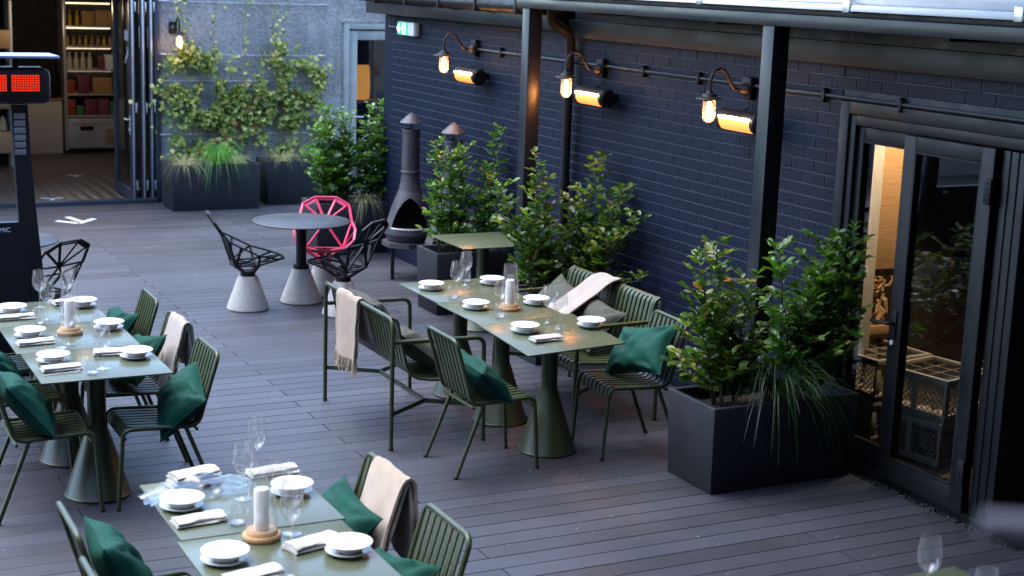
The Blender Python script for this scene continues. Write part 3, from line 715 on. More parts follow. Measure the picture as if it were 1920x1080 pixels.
# ------------------------------------------------------------------ swan-neck wall lamps and infrared heaters
def swan_lamp(loc, rz, label, grp, power=6):
    """arm reaches along local -X from a wall plate at the origin"""
    t = thing('wall_lamp', label, 'wall lamp', loc, rz, grp)
    b = MB(); b.rbox(-.045, .0, -.05, .05, -.075, .075, .008); b.build('wall_box', M['black'], t)
    b = MB(); b.lathe([(0, 0), (.042, 0), (.046, .012), (.03, .03), (.016, .045), (0, .045)], 16)
    b.xf(Matrix.Translation((-.045, 0, -.01)) @ Matrix.Rotation(R(-90), 4, 'Y')); b.build('rose', M['bronze'], t)
    pts = [(-.07, 0, -.01), (-.11, 0, -.012), (-.145, 0, .0), (-.175, 0, .04), (-.20, 0, .085), (-.225, 0, .115), (-.26, 0, .128), (-.30, 0, .115), (-.325, 0, .075), (-.333, 0, .03), (-.333, 0, -.03)]
    a = MB(); a.tube(pts, .0115, 10); a.build('swan_neck', M['black'], t)
    s = MB(); s.lathe([(.0, -.02), (.02, -.02), (.024, -.035), (.045, -.04), (.05, -.055), (.092, -.066), (.095, -.072), (.05, -.072), (.045, -.085), (0, -.085)], 28, (-.333, 0, 0)); s.build('shade', M['bronze'], t)
    g = MB(); g.lathe([(.043, -.075), (.044, -.17), (.042, -.195), (.034, -.215), (.018, -.228), (0, -.232)], 24, (-.333, 0, 0)); g.build('glass_jar', M['lampglass'], t)
    bl = MB(); bl.lathe([(0, -.085), (.012, -.09), (.018, -.115), (.021, -.135), (.014, -.155), (0, -.16)], 14, (-.333, 0, 0)); bl.build('bulb', M['bulb'], t)
    L = bpy.data.lights.new('bulb_light', 'POINT'); L.energy = power; L.color = (1, .62, .30); L.shadow_soft_size = .03
    lo = bpy.data.objects.new('bulb_light', L); lo.location = (-.333, 0, -.19); link(lo, t)
    return t
G1 = 'swan neck lamps along the brick wall'
swan_lamp((6.095, 12.89, 2.31), 0, 'swan neck lamp on the far part of the brick wall near the exit sign', G1, .35)
swan_lamp((6.095, 10.53, 2.28), 0, 'swan neck lamp beside the black downpipe', G1, .35)
swan_lamp((6.095, 8.53, 2.28), 0, 'swan neck lamp just left of the nearer canopy post', G1, .35)
swan_lamp((4.86, BW, 2.20), R(90), 'swan neck lamp on the back wall among the climbing stems', 'swan neck lamp on the back wall', .5)

def heater(yc, label):
    t = thing('infrared_heater', label, 'heater', (5.965, yc, 2.065), 0, 'infrared heaters under the wall lamps')
    L = .21; r = .072; tilt = R(28)
    def arc(a0, a1, rad, n=10):
        return [(-rad*math.cos(a0+(a1-a0)*i/n), rad*math.sin(a0+(a1-a0)*i/n)) for i in range(n+1)]
    body = MB(); A = arc(R(22), R(270), r, 18)      # shell open towards the yard
    A = [(x, z) for x, z in A]
    body.slab([[(x, y, z) for (x, z) in arc(R(20), R(285), r, 20)] for y in (-L, L)], .004); body.build('housing', M['black'], t)
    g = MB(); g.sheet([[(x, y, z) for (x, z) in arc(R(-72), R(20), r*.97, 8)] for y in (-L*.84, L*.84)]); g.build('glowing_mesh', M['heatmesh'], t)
    e = MB(); e.tube([(-.066, -L*.84, .022), (-.066, L*.84, .022)], .009, 8); e.build('element', M['heat'], t)
    wires = MB()
    for i in range(15):
        y = -L*.8+i*L*1.6/14; wires.tube([(x*1.04, y, z*1.04) for (x, z) in arc(R(-70), R(20), r, 6)], .0014, 4)
    wires.build('guard_wires', M['bronze'], t)
    for s in (-1, 1):
        c = MB(); c.lathe([(0, 0), (r*1.02, 0), (r*1.02, .035), (r*.8, .05), (0, .052)], 24)
        c.xf(Matrix.Translation((0, s*L*.86, 0)) @ Matrix.Rotation(R(-90*s), 4, 'X')); c.build('end_cap', M['black'], t)
    MB().rbox(.03, .13, -.14, -.10, -.03, .03, .004).build('bracket', M['black'], t)
    MB().rbox(.03, .13, .10, .14, -.03, .03, .004).build('bracket', M['black'], t)
    w = MB(); w.tube(fillet([(.10, .10, .17), (.118, .09, .08), (.05, .08, .06)], .03), .005, 6); w.build('cable', M['black'], t)
heater(12.76, 'glowing infrared heater below the lamp nearest the exit sign')
heater(10.44, 'glowing infrared heater right of the black downpipe')
heater(8.43, 'glowing infrared heater left of the nearer canopy post')

# ------------------------------------------------------------------ exit sign
ex = thing('exit_sign', 'green and white emergency exit box with running figure and arrow', 'exit sign', (XW-.002, 14.45, 2.415))
MB().rbox(-.075, -.0, -.21, .21, -.07, .07, .02).build('sign_case', M['white'], ex)
MB().rbox(-.080, -.0755, -.06, .20, -.06, .06, .002).build('green_panel', M['exitgreen'], ex)
a = MB(); a.strut((-.082, .19, 0), (-.082, .11, 0), .004, .022); a.strut((-.083, .195, 0), (-.083, .15, .04), .004, .018); a.strut((-.083, .195, 0), (-.083, .15, -.04), .004, .018)
a.build('arrow', M['exitwhite'], ex, smooth=False)
MB().rbox(-.083, -.0805, -.02, .07, -.056, .056, .001).build('doorway_panel', M['exitwhite'], ex)
m_ = MB(); m_.lathe([(0, -.009), (.009, -.004), (.009, .004), (0, .009)], 8, (-.0845, .03, .036))
m_.strut((-.0845, .028, .025), (-.0845, .02, -.01), .003, .02).strut((-.0845, .02, -.008), (-.0845, .045, -.03), .003, .012).strut((-.0845, .02, -.008), (-.0845, -.005, -.045), .003, .012).strut((-.0845, .026, .018), (-.0845, .05, .0), .003, .009)
m_.build('running_figure', M['exitgreen'], ex, smooth=False)
c = MB(); c.tube([(-.03, .21, .0), (-.03, .55, .0)], .0125, 8); c.rbox(-.05, -.0, .30, .32, -.035, .035, .004); c.build('conduit_stub', M['bronze'], ex)

# ------------------------------------------------------------------ glazed doors in the brick wall
df = thing('door_surround', 'black moulded frame round the glazed terrace doors', 'door frame', (XW, 7.5, 0))
f = MB(); f.rbox(-.02, .16, -.03, .055, 0, 2.28, .004); f.rbox(-.005, .16, -.085, -.031, 0, 2.20, .004); f.build('jamb', M['frame'], df)
f = MB(); f.rbox(-.021, .16, -5.2, -.031, 2.205, 2.282, .004); f.rbox(-.006, .16, -5.2, -.086, 2.14, 2.203, .004); f.build('lintel', M['frame'], df)
MB().rbox(-.02, .2, -5.2, .0, -.03, .05, .005).build('sill', M['frame'], df)
def gdoor(y0, y1, x, label, handle, z0=.055, z1=2.135, stile=.10):
    t = thing('glazed_door', label, 'door', (x, y0, 0), 0, 'glazed terrace doors'); L = y0-y1
    f = MB(); f.rbox(-.03, .03, -stile, 0, z0, z1, .005).rbox(-.03, .03, -L, -L+stile, z0, z1, .005)
    f.rbox(-.029, .029, -L+stile, -stile, z0, z0+.14, .005).rbox(-.029, .029, -L+stile, -stile, z1-.09, z1, .005); f.build('leaf_frame', M['frame'], t)
    b = MB(); a0, a1, b0, b1 = -L+stile, -stile, z0+.14, z1-.09
    for (p, q) in (((a0, b0), (a1, b0)), ((a0, b1), (a1, b1)), ((a0, b0), (a0, b1)), ((a1, b0), (a1, b1))):
        b.strut((-.022, p[0], p[1]), (-.022, q[0], q[1]), .014, .014)
    b.build('glazing_bead', M['black'], t, smooth=False)
    MB().box(-.004, .004, a0, a1, b0, b1).build('pane', M['pane'], t, smooth=False)
    if handle:
        h = MB(); h.tube(fillet([(-.03, -.05, 1.02), (-.085, -.05, 1.02), (-.085, .10, 1.01)], .02), .011, 8); h.rbox(-.04, -.03, -.07, -.03, .92, 1.1, .003); h.build('handle', M['black'], t)
        h = MB(); h.lathe([(0, 0), (.016, 0), (.016, .012), (0, .016)], 12); h.xf(Matrix.Translation((-.03, -.045, .90)) @ Matrix.Rotation(R(-90), 4, 'Y')); h.build('lock', M['stainless'], t)
    for z in (.3, 1.9):
        h = MB(); h.rbox(-.05, -.031, -L-.01, -L+.04, z-.07, z+.07, .004)
        for dz in (-.045, -.015, .015, .045): h.tube([(-.05, -L+.015, z+dz), (-.054, -L+.015, z+dz)], .005, 6)
        h.build('hinge', M['black'], t)
    return t
gdoor(7.41, 6.875, XW+.05, 'narrow fixed glazed door nearest the planter', False, stile=.045)
gdoor(6.90, 6.17, XW-.03, 'glazed door with black lever handle and reflections in its pane', True)
st = thing('glazed_door', 'stack of folded glazed door leaves seen edge on at the right', 'door', (XW-.02, 6.15, 0), 0, 'glazed terrace doors')
for k in range(3):
    f = MB(); f.rbox(.0, .70, -.055-.062*k, -.062*k-.001, .055, 2.13, .005); f.build('leaf_frame', M['frame'], st)
# gravel strip at the foot of the doors
gm = MB(); gr = random.Random(5)
for i in range(1500):
    y = gr.uniform(3.2, 7.62); x = gr.uniform(6.015, 6.085); s = gr.uniform(.005, .011); z = -.012+gr.random()*.012
    q = Matrix.Rotation(gr.uniform(0, 6), 3, Vector((gr.random(), gr.random(), gr.random()+.1)).normalized())
    gm.add([Vector((x, y, z))+q @ Vector(p)*s for p in ((1.2,0,0),(-1.1,0,0),(0,.9,0),(0,-1,0),(0,0,.8),(0,0,-.7))], [(0,2,4),(2,1,4),(1,3,4),(3,0,4),(2,0,5),(1,2,5),(3,1,5),(0,3,5)])
tag(gm.build('gravel', M['pebble'], smooth=False), kind='stuff', label='dark pebbles in the narrow strip below the glazed doors')
MB_ = MB().box(6.0, 6.1, 3.0, 7.56, -.1, -.02).build('gravel_bed', M['soil'], smooth=False); tag(MB_, kind='structure')

# dining room behind the doors
rf = structure('dining_floor')
for i in range(40):
    y0 = 3.0+.16*i; MB().rbox(6.31, 10.0, y0, y0+.157, -.02, .0, .002).build('plank', M['darkfloor'], rf) if y0 < 9.0 else None
dn = thing('dining_room', 'dark walls and ceiling of the room behind the glazed doors', 'room shell', (8, 6, 0))
brown = mat('brown_wall', (.050, .030, .022), .7)
MB().box(2.0, 2.1, -3.2, 3.2, 0, 2.6).build('rear_wall', brown, dn, smooth=False)
MB().box(-1.6, 2.0, 3.1, 3.2, 0, 2.6).build('left_wall', brown, dn, smooth=False)
MB().box(-1.6, 2.0, -3.2, -3.1, 0, 2.6).build('right_wall', brown, dn, smooth=False)
MB().box(-1.6, 2.1, -3.2, 3.2, 2.6, 2.65).build('ceiling', M['darkwall'], dn, smooth=False)
# warm spot assumed in that room, added to light the oak unit and crates
sp = thing('assumed_spotlight', 'assumed warm ceiling spotlight added inside the dining room to light the oak unit', 'spotlight', (7.0, 7.35, 2.6))
s = MB(); s.lathe([(0, 0), (.045, 0), (.045, -.09), (.04, -.09), (.036, -.02), (0, -.02)], 16); s.build('can', M['black'], sp)
s = MB(); s.lathe([(0, -.03), (.02, -.035), (.02, -.06), (0, -.065)], 12); s.build('bulb', M['bulb'], sp)
# light of the assumed spotlight
L = bpy.data.lights.new('assumed_spot_light', 'SPOT'); L.energy = 30; L.color = (1, .74, .50); L.spot_size = R(88); L.spot_blend = .6; L.shadow_soft_size = .03
lo = bpy.data.objects.new('assumed_spot_light', L); lo.location = (0, 0, -.1); lo.rotation_euler = (R(20), 0, 0); link(lo, sp)

un = thing('oak_unit', 'tall oak veneer unit with carved driftwood niche behind the narrow door', 'cabinet', (6.66, 8.0, 0))
MB().rbox(.0, .185, .0, .35, 0, 2.3, .004).build('pale_side', M['oakpale'], un)
MB().rbox(.187, .40, .02, .35, 1.08, 2.3, .004).build('upper_panel', M['oakwarm'], un)
MB().rbox(.187, .40, .012, .35, .62, .68, .004).build('shelf_rail', M['oakwarm'], un)
MB().box(.187, .40, .25, .35, .0, 1.08).build('niche_back', brown, un, smooth=False)
MB().rbox(.187, .40, .03, .25, .0, .38, .004).build('plinth', M['oakwarm'], un)
dg = random.Random(9); dm = MB()
for i in range(11):
    x = dg.uniform(.2, .37); pts = []
    for k in range(6):
        z = .69+.38*k/5; pts.append((x+.05*math.sin(k*1.3+i*2.1)+dg.uniform(-.015, .015), .10+dg.uniform(-.05, .06), z))
    dm.tube(pts, [dg.uniform(.010, .022) for _ in pts], 7)
for i in range(5):
    a = dg.uniform(0, 6.28); cx, cz = dg.uniform(.24, .36), dg.uniform(.78, 1.0); rad = dg.uniform(.025, .05)
    dm.tube([(cx+rad*math.cos(q*.7+a), .06+dg.uniform(-.01, .01), cz+rad*math.sin(q*.7+a)) for q in range(9)], .011, 7)
dm.build('driftwood_carving', M['drift'], un)

def crate(loc, rz, label, grp='grey glass crates inside the dining room', h=.285):
    t = thing('glass_crate', label, 'crate', loc, rz, grp); a = .25
    MB().rbox(-a+.01, a-.01, -a+.01, a-.01, 0, .02, .004).build('base', M['crate'], t)
    f = MB()
    for (x0, x1, y0, y1) in ((-a, a, -a, -a+.025), (-a, a, a-.025, a), (-a, -a+.025, -a+.025, a-.025), (a-.025, a, -a+.025, a-.025)):
        f.rbox(x0, x1, y0, y1, h-.045, h, .004); f.rbox(x0+.002, x1-.002, y0+.002, y1-.002, .0205, .05, .003)
    for sx in (-1, 0, 1):
        for sy in (-1, 1):
            f.rbox(sx*(a-.02)-.02, sx*(a-.02)+.02, sy*(a-.013)-.010, sy*(a-.013)+.010, .051, h-.046, .003)
            if sx == 0: f.rbox(sy*(a-.013)-.010, sy*(a-.013)+.010, -.02, .02, .051, h-.046, .003)
    f.build('crate_frame', M['crate'], t)
    l = MB()
    for s in (-1, 1):
        for k in range(-6, 13):
            for dr_ in (-1, 1):
                x0 = -a+.04+k*.042; z0, z1 = .051, h-.046; x1 = x0+dr_*(z1-z0)
                lo_, hi = -a+.04, a-.04
                ts = [0, 1]
                def cl(xa, za, xb, zb):
                    t0, t1 = 0, 1
                    dx = xb-xa
                    for b_, sg_ in ((lo_, 1), (hi, -1)):
                        d0 = sg_*(xa-b_); d1 = sg_*(xb-b_)
                        if d0 < 0 and d1 < 0: return None
                        if d0 < 0: t0 = max(t0, d0/(d0-d1))
                        if d1 < 0: t1 = min(t1, d0/(d0-d1))
                    if t1-t0 < .08: return None
                    return (xa+dx*t0, za+(zb-za)*t0, xa+dx*t1, za+(zb-za)*t1)
                c_ = cl(x0, z0, x1, z1)
                if c_:
                    l.strut((c_[0], s*(a-.012), c_[1]), (c_[2], s*(a-.012), c_[3]), .005, .005)
                    l.strut((s*(a-.012), c_[0], c_[1]), (s*(a-.012), c_[2], c_[3]), .005, .005)
    l.build('lattice', M['crate'], t, smooth=False)
    d = MB()
    for k in (-.125, 0, .125): d.box(k-.003, k+.003, -a+.026, a-.026, .06, h-.03); d.box(-a+.026, a-.026, k-.0025, k+.0025, .058, h-.032)
    d.build('dividers', M['crate'], t, smooth=False)
    return t
c0 = crate((6.82, 7.28, 0), R(10), 'lower glass crate seen through the handled door')
clone(c0, (6.83, 7.28, .287), R(11), 'upper glass crate with open compartments seen through the handled door')
clone(c0, (6.78, 7.83, 0), R(4), 'lower glass crate behind the narrow door by the oak unit')
clone(c0, (6.78, 7.83, .287), R(5), 'upper glass crate behind the narrow door by the oak unit')
clone(c0, (7.55, 7.22, 0), R(25), 'single glass crate on the floor right of the folded leaves')

# ------------------------------------------------------------------ planters
def planter(loc, w, d, h, label, rz=0):
    t = thing('planter', label, 'planter', loc, rz, 'charcoal box planters')
    bm = bmesh.new(); tk = .035; tp = .018
    def ring(x, y, z): return [bm.verts.new(p) for p in ((-x, -y, z), (x, -y, z), (x, y, z), (-x, y, z))]
    a = ring(w/2-tp, d/2-tp, 0); b = ring(w/2, d/2, h); c = ring(w/2-tk, d/2-tk, h); e = ring(w/2-tk-.01, d/2-tk-.01, h-.12)
    for A, B in ((a, b), (b, c), (c, e)):
        for i in range(4): bm.faces.new((A[i], A[(i+1) % 4], B[(i+1) % 4], B[i]))
    bm.faces.new(a[::-1]); bm.faces.new(e)
    bmesh.ops.bevel(bm, geom=[x for x in bm.edges if any(v.co.z > h-.01 for v in x.verts) or True], offset=.006, segments=2, affect='EDGES', profile=.5)
    me = bpy.data.meshes.new('planter_box'); bm.to_mesh(me); bm.free(); me.materials.append(M['planter'])
    me.polygons.foreach_set('use_smooth', [True]*len(me.polygons)); me.set_sharp_from_angle(angle=R(40)); mobj('planter_box', me, t)
    n = 9; G = [[(-w/2+.05+(w-.1)*j/n, -d/2+.05+(d-.1)*i/n, h-.075+.025*noise.noise((j*1.7+loc[0], i*1.7, loc[1]))) for j in range(n+1)] for i in range(n+1)]
    MB().sheet(G).build('soil', M['soil'], t); return t
planter((5.48, 7.33, 0), 1.07, .51, .53, 'large charcoal planter with shrubs and drooping sedge in front of the near post')
planter((5.70, 12.24, 0), .70, .46, .56, 'charcoal planter beyond the dining tables, left of the chimineas')
planter((5.70, 10.38, 0), .66, .48, .55, 'charcoal planter hidden behind the wall bench and its shrubs')
planter((5.84, 15.28, 0), 1.08, .50, .56, 'charcoal planter under the bright bushy shrub by the wall corner')
planter((5.17, 18.63, 0), 1.13, .52, .57, 'charcoal trough planter under the left climbing plant')
planter((6.44, 18.86, 0), 1.10, .50, .56, 'charcoal trough planter under the right climbing plant')

# ------------------------------------------------------------------ foliage
def leaf_mesh(m, wd=.28, round_=False, curl=.12):
    w = wd; mb = MB()
    P = [(0, 0, 0)]
    rows = ((.22, .72), (.5, 1.0), (.78, .72)) if not round_ else ((.2, .9), (.5, 1.15), (.8, .85))
    for (x, k) in rows: P += [(x, -w*k, .06*k), (x, 0, -curl*x*x*.6), (x, w*k, .06*k)]
    P.append((1, 0, -curl))
    F = [(0, 1, 2), (0, 2, 3), (1, 4, 5, 2), (2, 5, 6, 3), (4, 7, 8, 5), (5, 8, 9, 6), (7, 10, 8), (8, 10, 9)]
    return P, F
def leaf_matrix(p, d, up, s):
    x = Vector(d).normalized(); z = Vector(up); y = z.cross(x)
    if y.length < 1e-3: y = Vector((0, 1, 0)).cross(x)
    y.normalize(); z = x.cross(y)
    Mx = Matrix((x*s, y*s, z*s)).transposed().to_4x4(); Mx.translation = p; return Mx
def rv(g, s=1): return Vector((g.gauss(0, s), g.gauss(0, s), g.gauss(0, s)))
def shrub(loc, label, stems, seed, lm, cat='shrub', size=.05, dens=1.0, singles=0, grp='shrubs in the planters', twiglen=.2, stemm=None):
    """stems: list of (base dx,dy, top dx,dy,height)"""
    g = random.Random(seed); t = thing('shrub', label, cat, loc, 0, grp); leaves = []
    for (bx, by, tx, ty, hh) in stems:
        st = MB(); n = 9; P = []
        for i in range(n+1):
            u = i/n; wob = .02*u
            P.append(Vector((bx+(tx-bx)*u**1.3+g.gauss(0, wob), by+(ty-by)*u**1.3+g.gauss(0, wob), hh*u)))
        st.tube(P, [.009*(1-.75*i/n) for i in range(n+1)], 6)
        ntw = int(hh/.034*dens)
        for k in range(ntw):
            u = .10+.9*(k+g.random())/ntw; f = u*n; i = min(int(f), n-1); p = P[i].lerp(P[i+1], f-i)
            an = k*2.4+g.uniform(-.5, .5); ln = twiglen*g.uniform(.5, 1.25)*(1.15-.75*u)
            d = Vector((math.cos(an), math.sin(an), g.uniform(.35, 1.0))).normalized()
            q = [p, p+d*ln*.5+Vector((0, 0, .01)), p+d*ln+Vector((0, 0, .04*ln))]
            st.tube(q, [.0035, .0028, .0015], 4, cap=False)
            nl = max(4, int(ln/.018))
            for j in range(nl):
                w = (j+.6)/nl; pp = q[0].lerp(q[2], w)
                a2 = j*2.5+g.random(); side = Vector((math.cos(an+1.57), math.sin(an+1.57), 0))*(1 if j % 2 else -1)
                dd = (d*.55+side*.9+Vector((0, 0, g.uniform(-.15, .55)))+rv(g, .22)).normalized()
                upv = (Vector((0, 0, 1))+rv(g, .38)).normalized()
                leaves.append(leaf_matrix(pp, dd, upv, size*g.uniform(.75, 1.3)*(1-.2*u)))
            leaves.append(leaf_matrix(q[2], (d+rv(g, .2)), (Vector((0, 0, 1))+rv(g, .5)), size*g.uniform(.6, 1.0)))
        st.build('stem', stemm or M['stem'], t)
    P, F = leaf_mesh(lm, .30)
    wl = Vector(loc)
    if singles:
        leaves.sort(key=lambda mx: (Vector((0, 0, CAMH))-(mx.translation+wl)).length-mx.to_scale().x*6)
        me = MB().add(P, F).mesh('leaf', lm, True, 80)
        for mx in leaves[:singles]:
            o = mobj('leaf', me, t); o.matrix_basis = mx
        leaves = leaves[singles:]
    mb = MB()
    for mx in leaves: mb.add([mx @ Vector(p) for p in P], F)
    o = mb.build('foliage', lm, t, True, 80); o['kind'] = 'stuff'
    return t
def tuft(loc, label, n, seed, m, rad, height, droop, width=.004, grp='grass tufts in the planters', bias=(0, 0)):
    g = random.Random(seed); mb = MB()
    for i in range(n):
        an = g.uniform(0, 6.283); r0_ = rad*.25*math.sqrt(g.random()); b = Vector((r0_*math.cos(an), r0_*math.sin(an), 0))
        an += g.gauss(0, .35); sp_ = rad*g.uniform(.35, 1.25); hh = height*g.uniform(.55, 1.1)
        d = Vector((math.cos(an)+bias[0], math.sin(an)+bias[1], 0)); dr = droop*g.uniform(.3, 1.5)*sp_/rad
        side = Vector((-d.y, d.x, 0)).normalized(); w = width*g.uniform(.7, 1.2); L_ = []
        for k in range(7):
            u = k/6; p = b+d*sp_*u**1.15+Vector((0, 0, hh*(1-(1-u)**2)-dr*u**3))
            ww = w*(1-u**3)*.5+.0003; L_.append((p-side*ww, p+side*ww+Vector((0, 0, .0006))))
        mb.sheet(L_)
    o = mb.build('grass_tuft', m, None, True, 80, loc); tag(o, label, 'grass', grp); return o

# near planter
shrub((5.22, 7.40, .45), 'left shrub in the large near planter with upright leafy stems', [(-.05, 0, -.24, .0, .93), (.02, .04, -.10, .02, 1.0), (.05, -.04, .14, -.02, .78), (-.08, -.02, -.27, -.10, .66), (.0, .0, -.02, .12, .6), (.06, -.05, .12, -.12, .45), (-.05, -.06, -.12, -.2, .55)], 21, M['leafB'], size=.070, singles=150, twiglen=.24)
shrub((5.76, 7.36, .45), 'right shrub in the large near planter leaning towards the glazed doors', [(-.06, .0, -.22, .02, .95), (.0, .03, .16, .0, 1.02), (.05, -.04, .34, -.04, 1.03), (.08, 0, .22, -.1, .84), (0, -.04, .04, -.04, .86), (.02, .04, .40, .08, .92), (-.02, -.05, -.10, -.12, .58), (.04, -.06, .26, -.2, .6)], 22, M['leafC'], size=.076, singles=150, twiglen=.25)
tuft((5.48, 7.22, .45), 'long drooping dark sedge hanging over the front of the near planter', 230, 31, M['grass'], .34, .42, .40, .0034, bias=(0, -.35))
# planter beyond the tables
shrub((5.56, 12.22, .48), 'upright shrub in the planter in front of the rear chiminea', [(-.05, 0, -.14, 0, 1.03), (.03, .02, .02, .05, .95), (.06, -.03, .12, 0, .98), (-.1, -.03, -.22, -.06, .66)], 23, M['leafC'], size=.068, twiglen=.2)
shrub((5.92, 12.2, .48), 'slim shrub right of the rear chiminea with one tall leading stem', [(0, 0, .08, .0, 1.13), (-.03, -.02, -.05, -.05, .82), (.03, .0, -.18, 0, .6)], 24, M['leafA'], size=.066, twiglen=.17)
tuft((5.80, 12.1, .48), 'dark grassy tuft in the planter beyond the dining tables', 120, 34, M['grass'], .22, .34, .2, .004)
# planter behind the wall bench
shrub((5.52, 10.36, .45), 'bushy shrub beside the far canopy post with some orange leaves', [(-.05, 0, -.10, 0, 1.13), (-.08, -.03, -.42, -.02, .98), (.02, .04, .02, .0, .9), (-.05, -.05, -.25, -.15, .66), (0, -.05, -.05, -.2, .6)], 25, M['leafB'], size=.072, twiglen=.22)
shrub((5.80, 10.34, .45), 'wide shrub spreading along the brick wall behind the bench', [(0, 0, .12, -.1, 1.15), (.02, -.03, .16, -.45, .95), (-.04, 0, -.05, -.1, .9), (.03, -.06, .14, -.75, .80), (0, -.06, .05, -.5, .60), (.03, 0, .16, -.2, .75), (.0, -.08, .12, -.85, .34)], 26, M['leafB'], size=.072, twiglen=.23)
# planter at the wall corner
shrub((5.62, 15.28, .48), 'bright bushy shrub in the planter by the wall corner, left half', [(-.1, 0, -.12, 0, 1.06), (.05, .04, .08, .0, 1.0), (-.05, -.04, -.36, -.05, .62), (.0, .0, -.22, .05, .86), (.1, 0, .14, 0, .8)], 27, M['leafC'], size=.078, dens=1.2, twiglen=.24)
shrub((6.02, 15.28, .48), 'bright bushy shrub in the planter by the wall corner, right half', [(0, 0, .05, 0, 1.1), (.08, 0, .22, 0, 1.0), (-.08, -.03, -.1, -.05, .9), (.04, -.05, .1, -.1, .7)], 28, M['leafC'], size=.078, dens=1.2, twiglen=.22)
tuft((5.86, 15.12, .49), 'thin grass tuft in the front of the corner planter', 110, 36, M['grasspale'], .18, .22, .25, .004, bias=(0, -.3))
# troughs by the back wall
tuft((5.22, 18.50, .50), 'bright green sedge tuft drooping over the left trough', 240, 37, M['grassbright'], .30, .40, .36, .006, bias=(0, -.35))
tuft((4.80, 18.50, .50), 'pale feathery grass at the left end of the left trough', 240, 38, M['grasspale'], .26, .20, .2, .004)
tuft((5.50, 18.66, .50), 'pale feathery grass at the right end of the left trough', 160, 39, M['grasspale'], .20, .18, .14, .004)
tuft((6.12, 18.74, .50), 'pale feathery grass at the left end of the right trough', 200, 40, M['grasspale'], .26, .22, .16, .004)
tuft((6.62, 18.70, .50), 'green sedge tuft in the middle of the right trough', 160, 41, M['grassbright'], .26, .34, .3, .006, bias=(0, -.3))

def climber(loc, label, seed, blobs, runners, n):
    """blobs: (x, z, rx, rz, weight) of leaf cover; runners: stem polylines (x, z)"""
    g = random.Random(seed); t = thing('climbing_plant', label, 'climbing plant', loc, 0, 'climbers on the back wall')
    P, F = leaf_mesh(None, .36, True); mb = MB(); st = MB(); fl = MB(); W_ = sum(b[4] for b in blobs)
    def put(x, z, s):
        y = -.03-.10*g.random()
        d = Vector((g.gauss(0, .7), -.4-.5*g.random(), g.gauss(-.35, .5))); up = Vector((g.gauss(0, .5), -.8, .55+g.gauss(0, .3)))
        mx = leaf_matrix(Vector((x, y, z)), d, up, s); mb.add([mx @ Vector(p) for p in P], F)
    for k in range(n):
        w = g.random()*W_; i = 0
        while w > blobs[i][4]: w -= blobs[i][4]; i += 1
        x, z, rx, rz, _ = blobs[i]; x += g.gauss(0, rx*.66); z += g.gauss(0, rz*.58)
        if noise.noise((x*4.2, z*4.2, seed*3.1))+.5*noise.noise((x*9, z*9, seed)) < .02: continue
        put(x, max(z, .05), g.uniform(.045, .085))
        if g.random() < .012:
            for q in range(4): fl.lathe([(0, -.012), (.013, 0), (0, .012)], 6, (x+g.gauss(0, .015), -.14, z+g.gauss(0, .015)))
    for path in runners:
        pts = [Vector((x, -.04+g.gauss(0, .01), z)) for x, z in path]; q = []
        for a, b in zip(pts, pts[1:]):
            for i in range(4): q.append(a.lerp(b, i/4)+Vector((g.gauss(0, .008), 0, g.gauss(0, .008))))
        q.append(pts[-1]); st.tube(q, [.005*(1-.7*i/len(q)) for i in range(len(q))], 5)
        for p in q[::1]:
            for q_ in range(2): put(p.x+g.gauss(0, .03), p.z+g.gauss(0, .03), g.uniform(.03, .06))
    for k in range(14):
        b = blobs[k % len(blobs)]; x = b[0]+g.gauss(0, b[1]*.05); st.tube([(x*.35+g.gauss(0, .05), -.03, 0), (x*.7+g.gauss(0, .05), -.05, b[1]*.5), (x+g.gauss(0, .05), -.05, b[1])], [.007, .005, .003], 5)
    st.build('stem', M['stempale'], t); o = mb.build('foliage', M['vine'], t, True, 80); o['kind'] = 'stuff'
    fo_ = fl.build('flowers', M['flower'], t); fo_['kind'] = 'stuff'
climber((5.15, BW-.02, .52), 'left climbing plant with pale leaves and a few pink flowers', 51,
        [(.0, .25, .28, .30, 1.3), (.05, .7, .34, .34, 1.7), (-.12, 1.0, .26, .24, 1.0), (.02, 1.22, .24, .2, .7), (-.22, 1.38, .14, .18, .35), (.30, .8, .22, .3, .8), (.34, .3, .18, .25, .5), (.55, .85, .14, .2, .5), (.52, 1.0, .16, .1, .3)],
        [[(-.1, 1.1), (-.25, 1.5), (-.18, 1.85), (-.30, 2.1), (-.2, 2.3)], [(-.3, .9), (-.42, 1.05), (-.48, 1.2)], [(-.2, .55), (-.36, .62)], [(-.05, 1.3), (-.15, 1.65), (-.22, 1.95), (-.1, 2.2)], [(.2, 1.2), (.22, 1.55), (.25, 1.9), (.3, 2.3)], [(-.22, 1.2), (-.44, 1.25), (-.33, 1.4)]], 3400)
climber((6.30, BW-.02, .52), 'right climbing plant arching along the wires with pink tips', 52,
        [(-.2, .3, .3, .28, 1.1), (-.05, .75, .32, .3, 1.4), (.12, 1.05, .32, .22, 1.1), (-.05, 1.32, .2, .2, .6), (.36, .92, .22, .24, .8), (.46, .55, .14, .26, .5), (-.4, .7, .22, .3, .8), (.1, .4, .3, .24, .7)],
        [[(-.1, 1.4), (-.14, 1.75), (-.1, 2.1), (-.18, 2.35)], [(-.05, 1.4), (.0, 1.8), (.02, 2.2)], [(.2, 1.2), (.4, 1.15), (.52, .95), (.55, .6)], [(-.5, 1.2), (-.55, 1.6), (-.52, 2.0), (-.45, 2.3)], [(-.25, 1.25), (-.35, 1.45)]], 3400)

